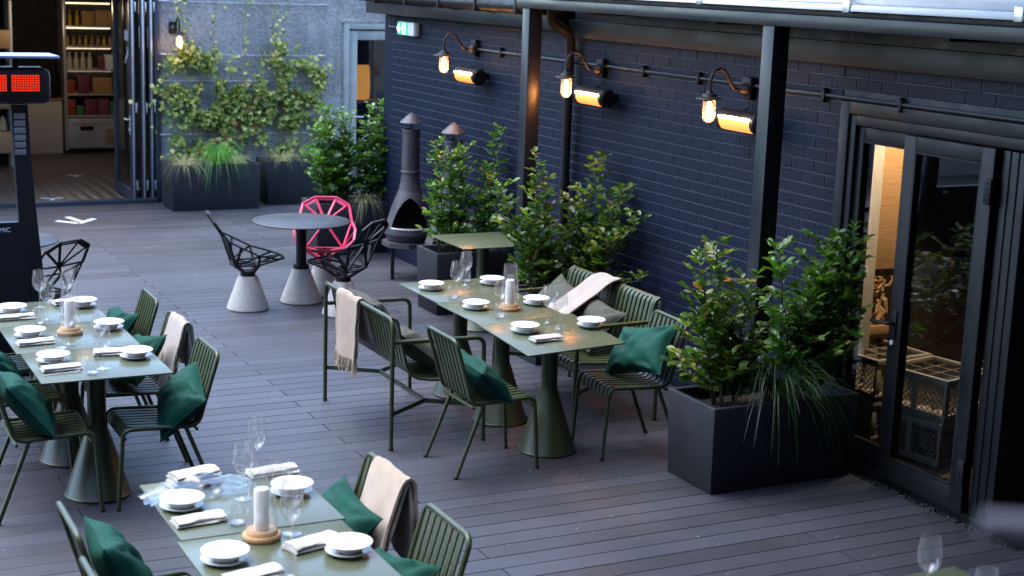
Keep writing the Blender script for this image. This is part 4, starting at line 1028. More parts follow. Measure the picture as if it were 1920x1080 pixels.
# ------------------------------------------------------------------ chimineas
def chiminea(loc, rz, label):
    t = thing('chiminea', label, 'chiminea', loc, rz, 'iron chimineas by the wall')
    n = 120; prof = [(.15, .34), (.24, .36), (.275, .42), (.268, .48), (.235, .56), (.20, .66), (.165, .74), (.125, .82), (.105, .9), (.098, .98)]
    mb = MB(); rows = []
    import itertools
    fine = []
    for (a, b) in zip(prof, prof[1:]):
        for i in range(12): u = i/12; fine.append((a[0]+(b[0]-a[0])*u, a[1]+(b[1]-a[1])*u))
    fine.append(prof[-1])
    G = [[(r*math.cos(2*math.pi*k/n), r*math.sin(2*math.pi*k/n), z) for k in range(n)] for r, z in fine]
    for row in G: rows.append([len(mb.v)+i for i in range(n)]); mb.v += row
    def inmouth(an, z):     # mouth faces local -Y
        da = abs((an+math.pi/2+math.pi) % (2*math.pi)-math.pi)
        return .47 < z < .76 and da < .84*max(0, 1-((z-.47)/.29)**2.4)**.6+.01
    for i in range(len(fine)-1):
        for k in range(n):
            if inmouth(2*math.pi*(k+.5)/n, (fine[i][1]+fine[i+1][1])/2): continue
            k2 = (k+1) % n; mb.f.append((rows[i][k], rows[i][k2], rows[i+1][k2], rows[i+1][k]))
    mb.build('fire_bowl', M['chim'], t)
    MB().lathe([(0, .40), (.14, .40), (.2, .44), (0, .441)], 24).build('ash_bed', M['soil'], t)
    r_ = MB(); r_.tube([(.262*math.cos(a), .262*math.sin(a), .478) for a in [math.pi*1.22+i*math.pi*.56/10 for i in range(11)]], .008, 8); r_.build('mouth_rim', M['stainless'], t)
    MB().lathe([(.099, .98), (.094, 1.36), (.101, 1.362), (.101, 1.39), (.088, 1.39), (.086, .99)], 28).build('flue', M['chim'], t)
    MB().lathe([(.1005, .975), (.106, .98), (.106, 1.0), (.0985, 1.005)], 28).build('flue_ring', M['chim'], t)
    c = MB(); c.lathe([(.0, 1.545), (.06, 1.505), (.128, 1.45), (.127, 1.445), (.05, 1.485), (0, 1.5)], 28); c.build('rain_cap', M['chim'], t)
    p = MB()
    p.tube([(0, 0, 1.36), (0, 0, 1.5)], .009, 6); p.strut((-.09, 0, 1.375), (.09, 0, 1.375), .012, .006); p.build('cap_stay', M['black'], t)
    s = MB(); s.lathe([(.29, .30), (.30, .30), (.30, .345), (.24, .352), (.15, .345)], 8); s.build('stand_ring', M['chim'], t)
    for k in range(4):
        a = R(45+90*k); l = MB(); l.rbox(-.02, .02, -.02, .02, 0, .33, .003); l.xf(Matrix.Translation((.25*math.cos(a), .25*math.sin(a), 0))); l.build('leg', M['black'], t)
    return t
ch = chiminea((5.82, 13.76, 0), R(-22), 'dark iron chiminea with open mouth and conical rain cap')
ch.scale = (.9, .9, 1.06)
clone(ch, (5.83, 12.78, 0), R(-22), 'second iron chiminea mostly hidden by the upright shrub')

# ------------------------------------------------------------------ cafe table and wire chairs
def concrete_base(t, r0=.185, r1=.082, h=.30):
    MB().lathe([(0, 0), (r0-.008, 0), (r0, .012), (r0*.985, .03), (r1+.008, h-.012), (r1, h), (0, h)], 40).build('concrete_base', M['concrete'], t)
def wire_chair(loc, rz, label, m, collar):
    t = thing('cast_chair', label, 'chair', loc, rz, 'faceted metal chairs on concrete cones')
    concrete_base(t); c = MB(); c.lathe([(.060, .301), (.066, .301), (.066, .345), (.05, .35), (0, .35)], 24); c.build('collar', collar, t)
    V = {'F': (.30, .09, .465), 'G': (.24, .20, .475), 'A': (.06, .275, .52), 'W': (-.10, .285, .60), 'S': (-.13, .17, .415), 'Q': (.07, .165, .42), 'C': (.07, 0, .41), 'R': (-.15, .0, .41),
         'Mi': (-.205, .250, .655), 'N': (-.215, .0, .65), 'T': (-.315, .215, .805), 'U': (-.345, .10, .865)}
    def p(k, s):
        x, y, z = V[k]; return (x, y*s, z)
    E_ = ['FG', 'GA', 'AW', 'WS', 'SQ', 'QG', 'QC', 'CF', 'FQ', 'QA', 'SA', 'SR', 'SC', 'CR']
    B_ = [('W', 'Mi'), ('Mi', 'T'), ('T', 'U'), ('S', 'Mi'), ('S', 'N'), ('N', 'Mi'), ('N', 'U'), ('N', 'T')]
    for nm, edges in (('seat_lattice', [tuple(e) for e in E_]), ('back_lattice', B_)):
        mb = MB()
        for a, b in edges:
            for s in ((1, -1)):
                mb.strut(p(a, s), p(b, s), .021, .013)
        if nm == 'seat_lattice': mb.strut(p('F', 1), p('F', -1), .024, .013); mb.strut(p('S', 1), p('S', -1), .022, .013); mb.strut(p('C',1), p('R',1), .02, .012)
        else: mb.strut(p('U', 1), p('U', -1), .034, .012); mb.strut((-.335, .10, .845), (-.335, -.10, .845), .018, .012); mb.add([p('T',1),p('U',1),p('U',-1),p('T',-1),(-.30,.19,.775),(-.325,.085,.835),(-.325,-.085,.835),(-.30,-.19,.775)], [(0,1,5,4),(2,3,7,6)])
        mb.build(nm, m, t, smooth=False)
    u = MB()
    for q in ('S', 'Q'):
        for s in (1, -1): u.strut((.045*(1 if q == 'Q' else -1), .04*s, .34), p(q, s), .03, .016)
    u.strut((.05, 0, .34), p('C', 1), .03, .016).strut((-.05, 0, .34), p('R', 1), .03, .016); u.build('support_struts', m, t, smooth=False)
    return t
wire_chair((3.88, 12.80, 0), R(-8), 'black faceted chair at the left of the round cafe table', M['black'], M['black'])
wire_chair((4.60, 12.33, 0), R(128), 'black faceted chair in front of the round table, seen from behind', M['black'], M['black'])
wire_chair((4.73, 13.20, 0), R(-112), 'pink faceted chair behind the round cafe table', M['pink'], M['red'])
wire_chair((1.98, 12.05, 0), R(122), 'black faceted chair behind the left dining table by the heater', M['black'], M['black'])
def cafe_table(loc, label):
    t = thing('cafe_table', label, 'table', loc, 0, 'round cafe tables')
    concrete_base(t, .185, .075, .31)
    MB().lathe([(.06, .311), (.072, .311), (.072, .345), (.05, .355), (0, .355)], 28).build('collar', M['black'], t)
    c = MB(); c.tube([(0, 0, .34), (0, 0, .735)], .046, 24); c.build('column', M['black'], t)
    MB().lathe([(0, .736), (.435, .736), (.44, .74), (.44, .746), (.435, .75), (0, .75)], 64).build('tabletop', mat('charcoal_laminate', (.020, .024, .029), .46, var=.08), t); return t
ctb = cafe_table((4.42, 12.94, 0), 'round charcoal cafe table on concrete cone between the faceted chairs')
clone(ctb, (1.78, 12.60, 0), 0, 'round cafe table hidden behind the gas heater')

# ------------------------------------------------------------------ gas heater at the left
gh = thing('gas_heater', 'tall black portable gas heater with glowing red burners', 'patio heater', (1.36, 11.4, 0))
for s in (1, -1):
    f = MB()
    P = [(.34, .455, 1.94), (.355, .47, 1.5), (.37, .50, 1.09), (.40, .53, .75), (.43, .56, .0)]
    for (a, b) in zip(P, P[1:]):
        x = [a[0], a[1], b[1], b[0]]; z = [a[2], a[2], b[2], b[2]]
        f.add([(s*x[i], yy, z[i]) for yy in (-.03, .03) for i in range(4)], [(0,1,2,3),(7,6,5,4),(0,4,5,1),(1,5,6,2),(2,6,7,3),(3,7,4,0)])
    f.build('side_column', M['steel'], gh, smooth=False)
MB().rbox(-.42, .42, -.036, .036, .02, 1.09, .004).build('front_panel', M['steel'], gh)
MB().rbox(-.60, .61, -.13, .13, 1.95, 2.21, .05).build('burner_head', M['black'], gh)
for k in range(5):
    x0 = -.58+.225*k
    MB().rbox(x0+.01, x0+.205, -.137, -.128, 2.045, 2.165, .003).build('burner_tile', M['redglow'], gh)
    gw = MB()
    for i in range(12): gw.tube([(x0+.01+.0177*i, -.141, 2.04), (x0+.01+.0177*i, -.141, 2.17)], .0022, 4)
    for i in range(8): gw.tube([(x0+.01, -.142, 2.045+.017*i), (x0+.205, -.142, 2.045+.017*i)], .0022, 4)
    gw.build('burner_grille', M['black'], gh)
MB().rbox(-.62, .66, -.20, .20, 2.28, 2.30, .006).build('deflector', mat('blue_grey_deflector', (.20, .24, .34), .3), gh)
for s in (-1, 1): MB().rbox(s*.38-.02, s*.38+.02, -.03, .03, 2.20, 2.281, .003).build('deflector_stay', M['black'], gh)
MB().rbox(-.5, .5, -.3, .3, .0, .03, .006).build('foot_plate', M['black'], gh)
for k in range(6):
    MB().rbox(.355, .435, -.034, -.0305, 1.58+.052*k, 1.622+.052*k, .001).build('warning_label', M['sticker'], gh)
def text_obj(s, size, m, parent, loc, rot, name, depth=.002):
    cu = bpy.data.curves.new(name, 'FONT'); cu.body = s; cu.size = size; cu.extrude = depth; cu.align_x = 'CENTER'; cu.align_y = 'CENTER'
    tmp = bpy.data.objects.new('tmp', cu); COL.objects.link(tmp); bpy.context.view_layer.update()
    me = bpy.data.meshes.new_from_object(tmp.evaluated_get(bpy.context.evaluated_depsgraph_get())); bpy.data.objects.remove(tmp); bpy.data.curves.remove(cu)
    me.materials.clear(); me.materials.append(m); me.name = name
    o = mobj(name, me, parent, loc); o.rotation_euler = rot; return o
text_obj('MIC', .046, M['white'], gh, (.268, -.0385, 1.035), (R(90), 0, 0), 'lettering')

# ------------------------------------------------------------------ dining tables
TZ = .765
def dining_table(loc, w, d, label):
    t = thing('dining_table', label, 'table', loc, 0, 'square olive dining tables')
    bm = MB(); bm.rbox(-w/2, w/2, -d/2, d/2, TZ-.010, TZ, .0035); bm.build('tabletop', M['olive_sheen'], t)
    MB().lathe([(0, TZ-.03), (.16, TZ-.03), (.16, TZ-.011), (0, TZ-.011)], 24).build('top_plate', M['olive'], t)
    MB().lathe([(.052, .40), (.052, TZ-.03)], 28).build('column', M['olive'], t)
    MB().lathe([(0, 0), (.185, 0), (.187, .012), (.18, .018), (.066, .375), (.056, .40), (.0525, .42)], 44).build('cone_base', M['olive'], t); return t
dt = dining_table((4.46, 8.215, 0), .68, .70, 'nearest olive table of the centre row with orange heater reflection')
TILT = R(3.1); TILTY = R(-2.4)
clone(dt, (4.475, 8.925, 0), 0, 'middle olive table of the centre row carrying the candle lantern')
clone(dt, (4.485, 9.63, 0), 0, 'farthest olive table of the centre row towards the round table')
d2 = dining_table((1.665, 8.385, 0), .705, .68, 'nearest olive table of the left row')
clone(d2, (1.645, 9.07, 0), 0, 'middle olive table of the left row carrying a candle lantern')
clone(d2, (1.615, 9.755, 0), 0, 'farthest olive table of the left row next to the gas heater')
clone(dt, (1.755, 5.905, 0), 0, 'farther olive table of the foreground row with the film wrapped pile')
clone(dt, (1.735, 5.195, 0), 0, 'nearest olive table of the foreground row cut by the picture bottom')
clone(dt, (5.54, 11.48, 0), 0, 'empty olive table standing alone by the shrubs beyond the centre row')
clone(dt, (3.77, 3.85, 0), 0, 'olive table corner at the bottom right of the picture')
for k_ in KIDS[dt.name]:
    if k_.name.startswith('tabletop'): k_.rotation_euler = (TILT, TILTY, 0); k_.location = Vector((0, 0, TZ))-k_.rotation_euler.to_matrix() @ Vector((0, 0, TZ))
def tz(x, y):
    return TZ+(math.sin(TILT)*(y-8.215)-math.sin(TILTY)*(x-4.46) if (4.1 < x < 4.82 and 7.8 < y < 8.57) else 0)

# ------------------------------------------------------------------ slatted chairs
def ribbon(path, w, th):
    """flat bar following a path in the local XZ plane"""
    P = [Vector((x, 0, z)) for x, z in path]; mb = MB(); G = []
    for i, p in enumerate(P):
        d = (P[min(i+1, len(P)-1)]-P[max(i-1, 0)]).normalized(); n = Vector((-d.z, 0, d.x))
        G.append([p+n*th/2+Vector((0, -w/2, 0)), p+n*th/2+Vector((0, w/2, 0)), p-n*th/2+Vector((0, w/2, 0)), p-n*th/2+Vector((0, -w/2, 0)), p+n*th/2+Vector((0, -w/2, 0))])
    mb.sheet(G); k = len(G)
    mb.f.append((0, 1, 2, 3)); mb.f.append(tuple((k-1)*5+i for i in (3, 2, 1, 0))); return mb
def side_chair(loc, rz, label):
    t = thing('slatted_chair', label, 'chair', loc, rz, 'olive slatted chairs'); hw = .215
    pts = []
    for s in (1, -1):
        q = [(.278, s*hw, 0), (.245, s*hw, .46), (-.17, s*hw, .445), (-.29, s*hw, .845)]
        pts += q if s == 1 else q[::-1]
    f = MB(); f.tube(fillet(pts, .055, 6), .0125, 10); f.build('frame', M['olive'], t)
    for s in (1, -1):
        l = MB(); l.tube([(-.10, s*hw, .445), (-.275, s*(hw+.015), 0)], .0125, 10); l.build('rear_leg', M['olive'], t)
    c = MB(); c.tube([(.235, -hw, .405), (.235, hw, .405)], .009, 8); c.build('cross_bar', M['olive'], t); c = MB(); c.tube([(-.165, -hw, .425), (-.165, hw, .425)], .009, 8); c.build('cross_bar', M['olive'], t)
    for sx, sy in ((.279, hw), (.279, -hw), (-.2765, hw+.0152), (-.2765, -hw-.0152)):
        MB().lathe([(0, -.001), (.0145, -.001), (.0145, .012), (.0125, .014)], 10, (sx, sy, 0)).build('foot_cap', M['rubber'], t)
    path = [(p.x, p.z) for p in fillet([(.243, 0, .395), (.240, 0, .462), (.05, 0, .452), (-.165, 0, .44), (-.278, 0, .835)], .05, 5)]
    me = ribbon(path, .033, .008).mesh('slat', M['olive'])
    for k in range(7): mobj('slat', me, t, (0, -.162+.054*k, 0))
    return t
CH0 = side_chair((3.95, 8.12, 0), 0, 'olive slatted chair with green cushion, near left of the centre table')
def chair(x, y, rz, label): return clone(CH0, (x, y, 0), rz, label)
chair(4.975, 8.10, R(180-3), 'olive slatted chair with green cushion between the centre table and the large planter')
chair(1.985, 8.27, R(180), 'nearest right side chair of the left row holding a big green cushion')
chair(2.00, 9.00, R(181), 'right side chair of the left row with the cream knit blanket')
chair(2.00, 9.72, R(179), 'farthest right side chair of the left row')
chair(1.345, 8.29, 0, 'nearest left side chair of the left row with a green cushion')
chair(1.325, 9.02, 0, 'middle left side chair of the left row under the table edge')
chair(1.31, 9.73, 0, 'farthest left side chair of the left row, cut by the picture edge')
chair(2.10, 5.19, R(180), 'near right chair of the foreground table with bare slatted back')
chair(2.12, 5.90, R(180), 'foreground chair draped with the beige blanket')
chair(1.31, 5.74, 0, 'foreground left chair with a green cushion against its back')
chair(1.28, 5.12, 0, 'foreground left chair whose back end just enters at the bottom edge')

def arm_bench(loc, rz, label):
    t = thing('slatted_bench', label, 'bench', loc, rz, 'olive slatted benches with arms'); hw = .615
    f = MB(); f.tube(fillet([(-.32, hw, 0), (-.32, hw, .845), (-.32, -hw, .845), (-.32, -hw, 0)], .06, 6), .0145, 10); f.build('back_frame', M['olive'], t)
    for s in (1, -1):
        a = MB(); a.tube(fillet([(-.32, s*hw, .70), (.31, s*hw, .69), (.325, s*hw, 0)], .06, 6), .0145, 10); a.build('arm', M['olive'], t)
    c = MB(); c.tube([(.30, -hw, .40), (.30, hw, .40)], .010, 8); c.build('front_rail', M['olive'], t)
    for s in (1, -1):
        for x in (-.32, .325): MB().lathe([(0, -.001), (.0165, -.001), (.0165, .012), (.0145, .014)], 10, (x, s*hw, 0)).build('foot_cap', M['rubber'], t)
    st_ = MB(); z = .24; st_.strut((0, -.40, z), (0, .40, z), .012, .028)
    for s in (1, -1):
        for x in (-.31, .31): st_.strut((0, s*.395, z), (x, s*hw, z), .012, .028)
    st_.build('stretcher', M['olive'], t, smooth=False)
    path = [(p.x, p.z) for p in fillet([(.305, 0, .375), (.305, 0, .45), (.0, 0, .425), (-.20, 0, .46), (-.285, 0, .835), (-.325, 0, .858)], .10, 7)]
    me = ribbon(path, .034, .008).mesh('slat', M['olive'])
    for k in range(22): mobj('slat', me, t, (0, -.567+.054*k, 0))
    for s in (1, -1):
        e = MB(); e.tube([(p[0], s*.600, p[1]) for p in path], .009, 8); e.build('end_rail', M['olive'], t)
    return t
bL = arm_bench((3.84, 9.16, 0), 0, 'olive slatted armed bench left of the centre table, beige throw over its back')
clone(bL, (5.16, 9.17, 0), R(180), 'olive slatted bench with arms against the brick wall, cream throw over it')

# ------------------------------------------------------------------ cushions
def cushion(loc, rot, w, h, puff, m, label, seed, grp, squash=0):
    g = random.Random(seed); n, k = 30, 22; top = []; bot = []; puff *= 1.35; ph = g.uniform(0, 6)
    fold = [(g.uniform(-.6, .6), g.uniform(-.6, .6), g.uniform(0, 3.14), g.uniform(5, 9)) for _ in range(3)]
    for i in range(k+1):
        a = []; b = []
        for j in range(n+1):
            u = j/n*2-1; v = i/k*2-1; au, av = abs(u), abs(v)
            x = u*w/2*(1-.12*(1-av*av)*au**2); y = v*h/2*(1-.15*(1-au*au)*av**2)
            e = (max(0, 1-au**2.2)*max(0, 1-av**2.2))**.46
            edge = min(1, (1-max(au, av))*5)
            wr = (.014*noise.noise((u*2.2+seed, v*1.9, seed*1.7))+.006*noise.noise((u*6+seed, v*5, 2.2)))*edge
            # folds running in from the corners, and a dent where it was leaned on
            cr = 0
            for (cx, cy) in ((1, 1), (-1, 1), (1, -1), (-1, -1)):
                du, dv = cx-u, cy-v; d_ = math.hypot(du, dv)
                if d_ < 1.1: cr += .013*math.sin(7*math.atan2(dv*cy, du*cx)+ph+cx+2*cy)*math.exp(-((d_-.45)/.3)**2)
            for (fx, fy, fa, ff) in fold:
                t_ = (u-fx)*math.cos(fa)+(v-fy)*math.sin(fa); q_ = -(u-fx)*math.sin(fa)+(v-fy)*math.cos(fa)
                cr -= .016*math.exp(-(t_*ff)**2)*math.exp(-(q_*1.6)**2)
            cr *= edge; bend = squash*u*u+.02*v*noise.noise((seed, u, 1))
            a.append((x, y, puff/2*e+wr+cr+.003-bend)); b.append((x, y, -puff/2*e*.8+wr*.3-bend))
        top.append(a); bot.append(b[::-1])
    mb = MB(); mb.sheet(top); mb.sheet(bot)
    rim = [top[0][j] for j in range(n+1)]+[top[i][n] for i in range(1, k+1)]+[top[k][j] for j in range(n-1, -1, -1)]+[top[i][0] for i in range(k-1, 0, -1)]
    t = thing('cushion', label, 'cushion', loc, 0, grp); t.rotation_euler = rot
    mb.build('cushion_cover', m, t, True, 70)
    wt = MB(); wt.tube([(p[0], p[1], p[2]-.0015) for p in rim], .0035, 6, closed=True); wt.build('piping', m, t); return t
GC = 'bottle green cushions'; GG = 'grey green bench cushions'
# a cushion lies in its local XY plane; the tilt leans it on a chair back
def lean(face, tilt, roll=0):
    """face: world yaw of the chair front; tilt from vertical; roll about its own normal"""
    q = Matrix.Rotation(face, 4, 'Z') @ Matrix.Rotation(R(90)-tilt, 4, 'Y') @ Matrix.Rotation(R(90)+roll, 4, 'Z')
    return q.to_euler()
cushion((3.885, 8.09, .575), lean(0, R(48), R(10)), .50, .34, .13, M['cush_green'], 'green cushion slumped on the near left chair of the centre table', 3, GC)
cushion((5.045, 8.07, .645), lean(R(180), R(34), R(16)), .56, .36, .13, M['cush_green'], 'green cushion leaning on the chair beside the large planter', 4, GC)
cushion((2.11, 8.22, .555), lean(R(180), R(42), R(-20)), .48, .36, .14, M['cush_green'], 'large green cushion on the nearest right chair of the left row', 5, GC)
cushion((2.04, 9.02, .60), lean(R(180), R(36), R(14)), .48, .36, .12, M['cush_green'], 'green cushion on the blanket chair of the left row', 6, GC)
cushion((2.05, 9.74, .60), lean(R(180), R(36), R(6)), .48, .36, .12, M['cush_green'], 'green cushion peeping behind the far right plates of the left row', 7, GC)
cushion((1.265, 8.26, .60), lean(0, R(40), R(-6)), .52, .38, .14, M['cush_green'], 'green cushion on the nearest left chair of the left row', 8, GC)
cushion((1.245, 9.02, .60), lean(0, R(36), R(4)), .48, .36, .12, M['cush_green'], 'green cushion at the left picture edge on the middle left chair', 9, GC)
cushion((1.215, 5.72, .60), lean(0, R(30), R(-4)), .46, .40, .14, M['cush_green'], 'green cushion against the foreground left chair back', 10, GC)
cushion((2.20, 5.93, .585), lean(R(180), R(42), R(-4)), .52, .34, .12, M['cush_green'], 'green cushion in front of the beige blanket on the foreground chair', 11, GC)
cushion((2.13, 5.22, .575), lean(R(180), R(50), R(14)), .46, .34, .12, M['cush_green'], 'green cushion corner showing at the near right foreground chair', 12, GC)
cushion((3.735, 9.38, .66), lean(0, R(36), R(4)), .50, .42, .12, M['cush_grey'], 'farther grey cushion on the left bench', 13, GG)
cushion((3.80, 8.86, .575), lean(0, R(52), R(-8)), .52, .40, .13, M['cush_grey'], 'nearer grey cushion slumped on the left bench', 14, GG)
cushion((5.22, 9.55, .63), lean(R(180), R(44), R(-8)), .54, .40, .12, M['cush_grey'], 'farther grey cushion tilted on the wall bench', 15, GG)
cushion((5.20, 8.99, .615), lean(R(180), R(46), R(-6)), .52, .38, .13, M['cush_grey'], 'nearer grey cushion beside the cream throw on the wall bench', 16, GG)

# ------------------------------------------------------------------ blankets
def drape(name_label, loc, rz, path, width, m, seed, grp, th=.012, layers=1, fringe=False, skew=0, taper=0, nw=16, ripple=.006, sub=4):
    """path: (x, z) cross-section; cloth runs along local Y"""
    g = random.Random(seed); t = thing('blanket', name_label, 'blanket', loc, rz, grp)
    for L_ in range(layers):
        P = []
        pts = [Vector((x, 0, z)) for x, z in path]; pts = fillet(pts, .045, sub)
        # resample
        ds = [0]
        for a, b in zip(pts, pts[1:]): ds.append(ds[-1]+(b-a).length)
        tot = ds[-1]*(1-.03*L_); nn = 40; Q = []
        for i in range(nn+1):
            s = tot*i/nn; k = 0
            while k < len(ds)-2 and ds[k+1] < s: k += 1
            u = (s-ds[k])/max(1e-6, ds[k+1]-ds[k]); Q.append(pts[k].lerp(pts[k+1], min(u, 1)))
        grid = []
        for i, p in enumerate(Q):
            d = (Q[min(i+1, nn)]-Q[max(i-1, 0)]).normalized(); nrm = Vector((-d.z, 0, d.x)); row = []
            for j in range(nw+1):
                v = j/nw-.5; w_ = width*(1-.02*L_)*(1-taper*abs(i/nn-.5)*2)
                hang = abs(i/nn-.5)*2
                rp = ripple*math.sin(v*9+seed+i*.05)*(.25+hang)+.008*noise.noise((v*4+seed, i*.12, L_*3.))
                q = p+nrm*(L_*(th+.004)+rp)+Vector((0, v*w_+skew*(i/nn-.5)+.012*noise.noise((i*.15, seed, L_)), 0))
                row.append(q)
            grid.append(row)
        mb = MB(); mb.slab(grid, th*.7); mb.build('cloth' if L_ == 0 else 'folded_layer', m, t, True, 60)
        if fringe:
            fm = MB()
            for j in range(0, nw*2+1):
                v = j/(nw*2)-.5; i0 = nn; p = grid[i0][min(nw, j//2)].lerp(grid[i0][min(nw, (j+1)//2)], .5)
                e = p+Vector((g.gauss(0, .006), g.gauss(0, .006), -.075-g.random()*.03)); mid = p.lerp(e, .5)+Vector((g.gauss(0, .004), g.gauss(0, .004), 0))
                fm.tube([p, mid, e], [.0035, .0048, .0035], 5); fm.lathe([(0, -.008), (.008, 0), (0, .008)], 6, tuple(e))
            fm.build('fringe', m, t)
    return t
GB = 'blankets over chair and bench backs'
# left bench: hangs inside a little, over the top tube and down outside
drape('beige fringed throw hanging over the back of the left bench', (3.52, 9.30, 0), 0, [(.115, .56), (.075, .70), (.03, .85), (0, .876), (-.028, .85), (-.034, .60), (-.04, .44)], .40, M['blanket_beige'], 2, GB, .014, 2, True, ripple=.010)
# wall bench: from behind the top down across the seat, skewed
drape('cream ribbed throw draped diagonally over the wall bench', (5.48, 9.20, 0), R(180), [(-.035, .66), (-.03, .85), (0, .885), (.07, .875), (.20, .80), (.36, .72), (.50, .64)], .28, M['blanket_rib'], 3, GB, .016, 1, False, skew=.10, ripple=.006)
drape('cream and tan knit blanket over a right chair of the left row', (2.29, 8.95, 0), R(180), [(.14, .42), (.09, .62), (.025, .85), (0, .874), (-.03, .85), (-.05, .62), (-.06, .54)], .34, M['blanket_tan'], 4, GB, .016, 2, False, ripple=.012)
drape('beige wool blanket over the foreground right chair', (2.41, 5.82, 0), R(180), [(.16, .46), (.09, .66), (.028, .85), (0, .876), (-.03, .85), (-.045, .62), (-.05, .47)], .36, M['blanket_beige'], 5, GB, .018, 2, False, ripple=.012)

# ------------------------------------------------------------------ tableware
def lathe_mesh(name, prof, m, n=28): return MB().lathe(prof, n).mesh(name, m, True, 50)
me_plate = lathe_mesh('plate', [(0, .004), (.045, .004), (.05, 0), (.055, .0), (.058, .006), (.088, .016), (.0895, .0185), (.086, .019), (.058, .010), (.0, .009)], M['porcelain'], 40)
me_bowl = lathe_mesh('bowl', [(0, .003), (.042, .003), (.045, 0), (.049, .001), (.056, .014), (.066, .030), (.090, .035), (.092, .038), (.089, .0405), (.066, .036), (.055, .022), (.045, .012), (0, .010)], M['porcelain'], 40)
wine_prof = [(0, .002), (.036, .002), (.037, .0035), (.012, .008), (.005, .018), (.0042, .06), (.0042, .095), (.008, .108), (.026, .122), (.041, .145), (.0455, .168), (.0445, .19), (.040, .225), (.0365, .25)]
me_wine = lathe_mesh('wine_glass', wine_prof, M['glass'], 32)
me_tumb = lathe_mesh('tumbler', [(0, .004), (.024, .004), (.032, .012), (.038, .035), (.0385, .055), (.035, .08), (.031, .10)], M['glass'], 28)
me_tumb_base = lathe_mesh('thick_base', [(0, .0045), (.023, .0045), (.029, .011), (.028, .013), (0, .013)], thin_glass('thick_glass', (.9, .92, .93), .02, 1.5, 3.0), 24)
def pitem(name, me, x, y, z, label, cat, grp, rz=0):
    z += tz(x, y)-TZ
    o = mobj(name, me, None, (x, y, z)); o.rotation_euler = (0, 0, rz); return tag(o, label, cat, grp)
def setting(x, y, where):
    pitem('plate', me_plate, x, y, TZ+.0005, 'white side plate under the bowl at the '+where, 'plate', 'white side plates')
    pitem('bowl', me_bowl, x+.002, y-.002, TZ+.0115, 'white rimmed bowl on a plate at the '+where, 'bowl', 'white rimmed bowls')
def wine(x, y, where): pitem('wine_glass', me_wine, x, y, TZ+.0004, 'stemmed wine glass '+where, 'wine glass', 'wine glasses')
def tumbler(x, y, where):
    t = thing('tumbler', 'stemless water glass '+where, 'water glass', (x, y, tz(x, y)+.0004), 0, 'water glasses')
    mobj('glass_wall', me_tumb, t); mobj('glass_base', me_tumb_base, t)
def napkin(x, y, rz, where, L=.22, W=.075, seed=0, z=TZ):
    g = random.Random(seed); t = thing('napkin', 'folded cream linen napkin '+where, 'napkin', (x, y, z+tz(x, y)-TZ), rz, 'folded linen napkins')
    mb = MB()
    for lay in range(2):
        ring = []
        z0 = .002+.0145*lay; hh = .012; ww = W*(1-.08*lay)
        prof = [(-ww/2, z0), (-ww/2-.006, z0+hh*.5), (-ww/2, z0+hh), (0, z0+hh+.005), (ww/2, z0+hh*.8), (ww/2+.005, z0+hh*.45), (ww/2, z0)]
        G = []
        for i in range(9):
            u = i/8-.5
            G.append([(u*L*(1-.03*lay)+.004*noise.noise((k*.9, i*.5, seed)), yy+.007*noise.noise((i*.6, k*.7, seed+lay))+.010*(i/8-.5)*(lay-.3), zz+.0035*noise.noise((i*.5, k, seed*2.))+.001) for k, (yy, zz) in enumerate(prof)]+[])
        mb.sheet([[*r, r[0]] for r in G]); s = len(mb.v)
        for r in (G[0], G[-1]): mb.add(r, [tuple(range(len(r)))])
    mb.build('folded_cloth', M['napkin'], t, True, 50); return t
def lantern(x, y, where):
    t = thing('candle_lantern', 'glass hurricane lantern with white candle on wood base '+where, 'candle lantern', (x, y, TZ+.0004), 0, 'candle lanterns on the tables')
    MB().lathe([(0, 0), (.072, 0), (.076, .005), (.076, .018), (.072, .023), (.064, .023), (.062, .036), (.058, .040), (0, .040)], 36).build('wood_base', M['wood'], t)
    c = MB(); c.lathe([(0, .0405), (.030, .0405), (.0305, .20), (.026, .206), (.012, .202), (0, .201)], 28); c.build('candle', M['candle'], t)
    w = MB(); w.tube([(0, 0, .20), (.001, 0, .213)], .0018, 5); w.build('wick', M['black'], t)
    MB().lathe([(.0605, .0405), (.060, .08), (.057, .14), (.051, .21), (.0455, .265), (.0435, .30), (.0455, .315)], 36).build('glass_chimney', M['glass'], t)

CN = 'centre table row'
setting(4.28, 9.70, 'far left of the centre table row'); setting(4.78, 9.74, 'far right of the centre table row')
setting(4.31, 9.02, 'middle left of the centre table row'); setting(4.77, 9.02, 'middle right of the centre table row')
setting(4.32, 8.31, 'near left of the centre table row'); setting(4.765, 8.25, 'near right of the orange lit centre table')
napkin(4.36, 8.10, R(4), 'in front of the near left bowl of the centre table row', .20, .085, 3)
wine(4.35, 9.42, 'at the far left end of the centre row'); wine(4.575, 9.75, 'at the far end of the centre row against the shrub')
wine(4.39, 8.80, 'left of the centre candle lantern'); wine(4.545, 8.42, 'on the centre row near the seam, behind its twin'); wine(4.55, 8.27, 'on the near centre table, in front of its twin')
tumbler(4.29, 9.35, 'beside the far left wine glass of the centre row'); tumbler(4.63, 9.87, 'behind the far wine glass of the centre row')
tumbler(4.345, 8.72, 'in front of the centre candle lantern'); tumbler(4.44, 8.06, 'at the tip of the napkin on the near centre table')
lantern(4.52, 8.93, 'on the centre table row')

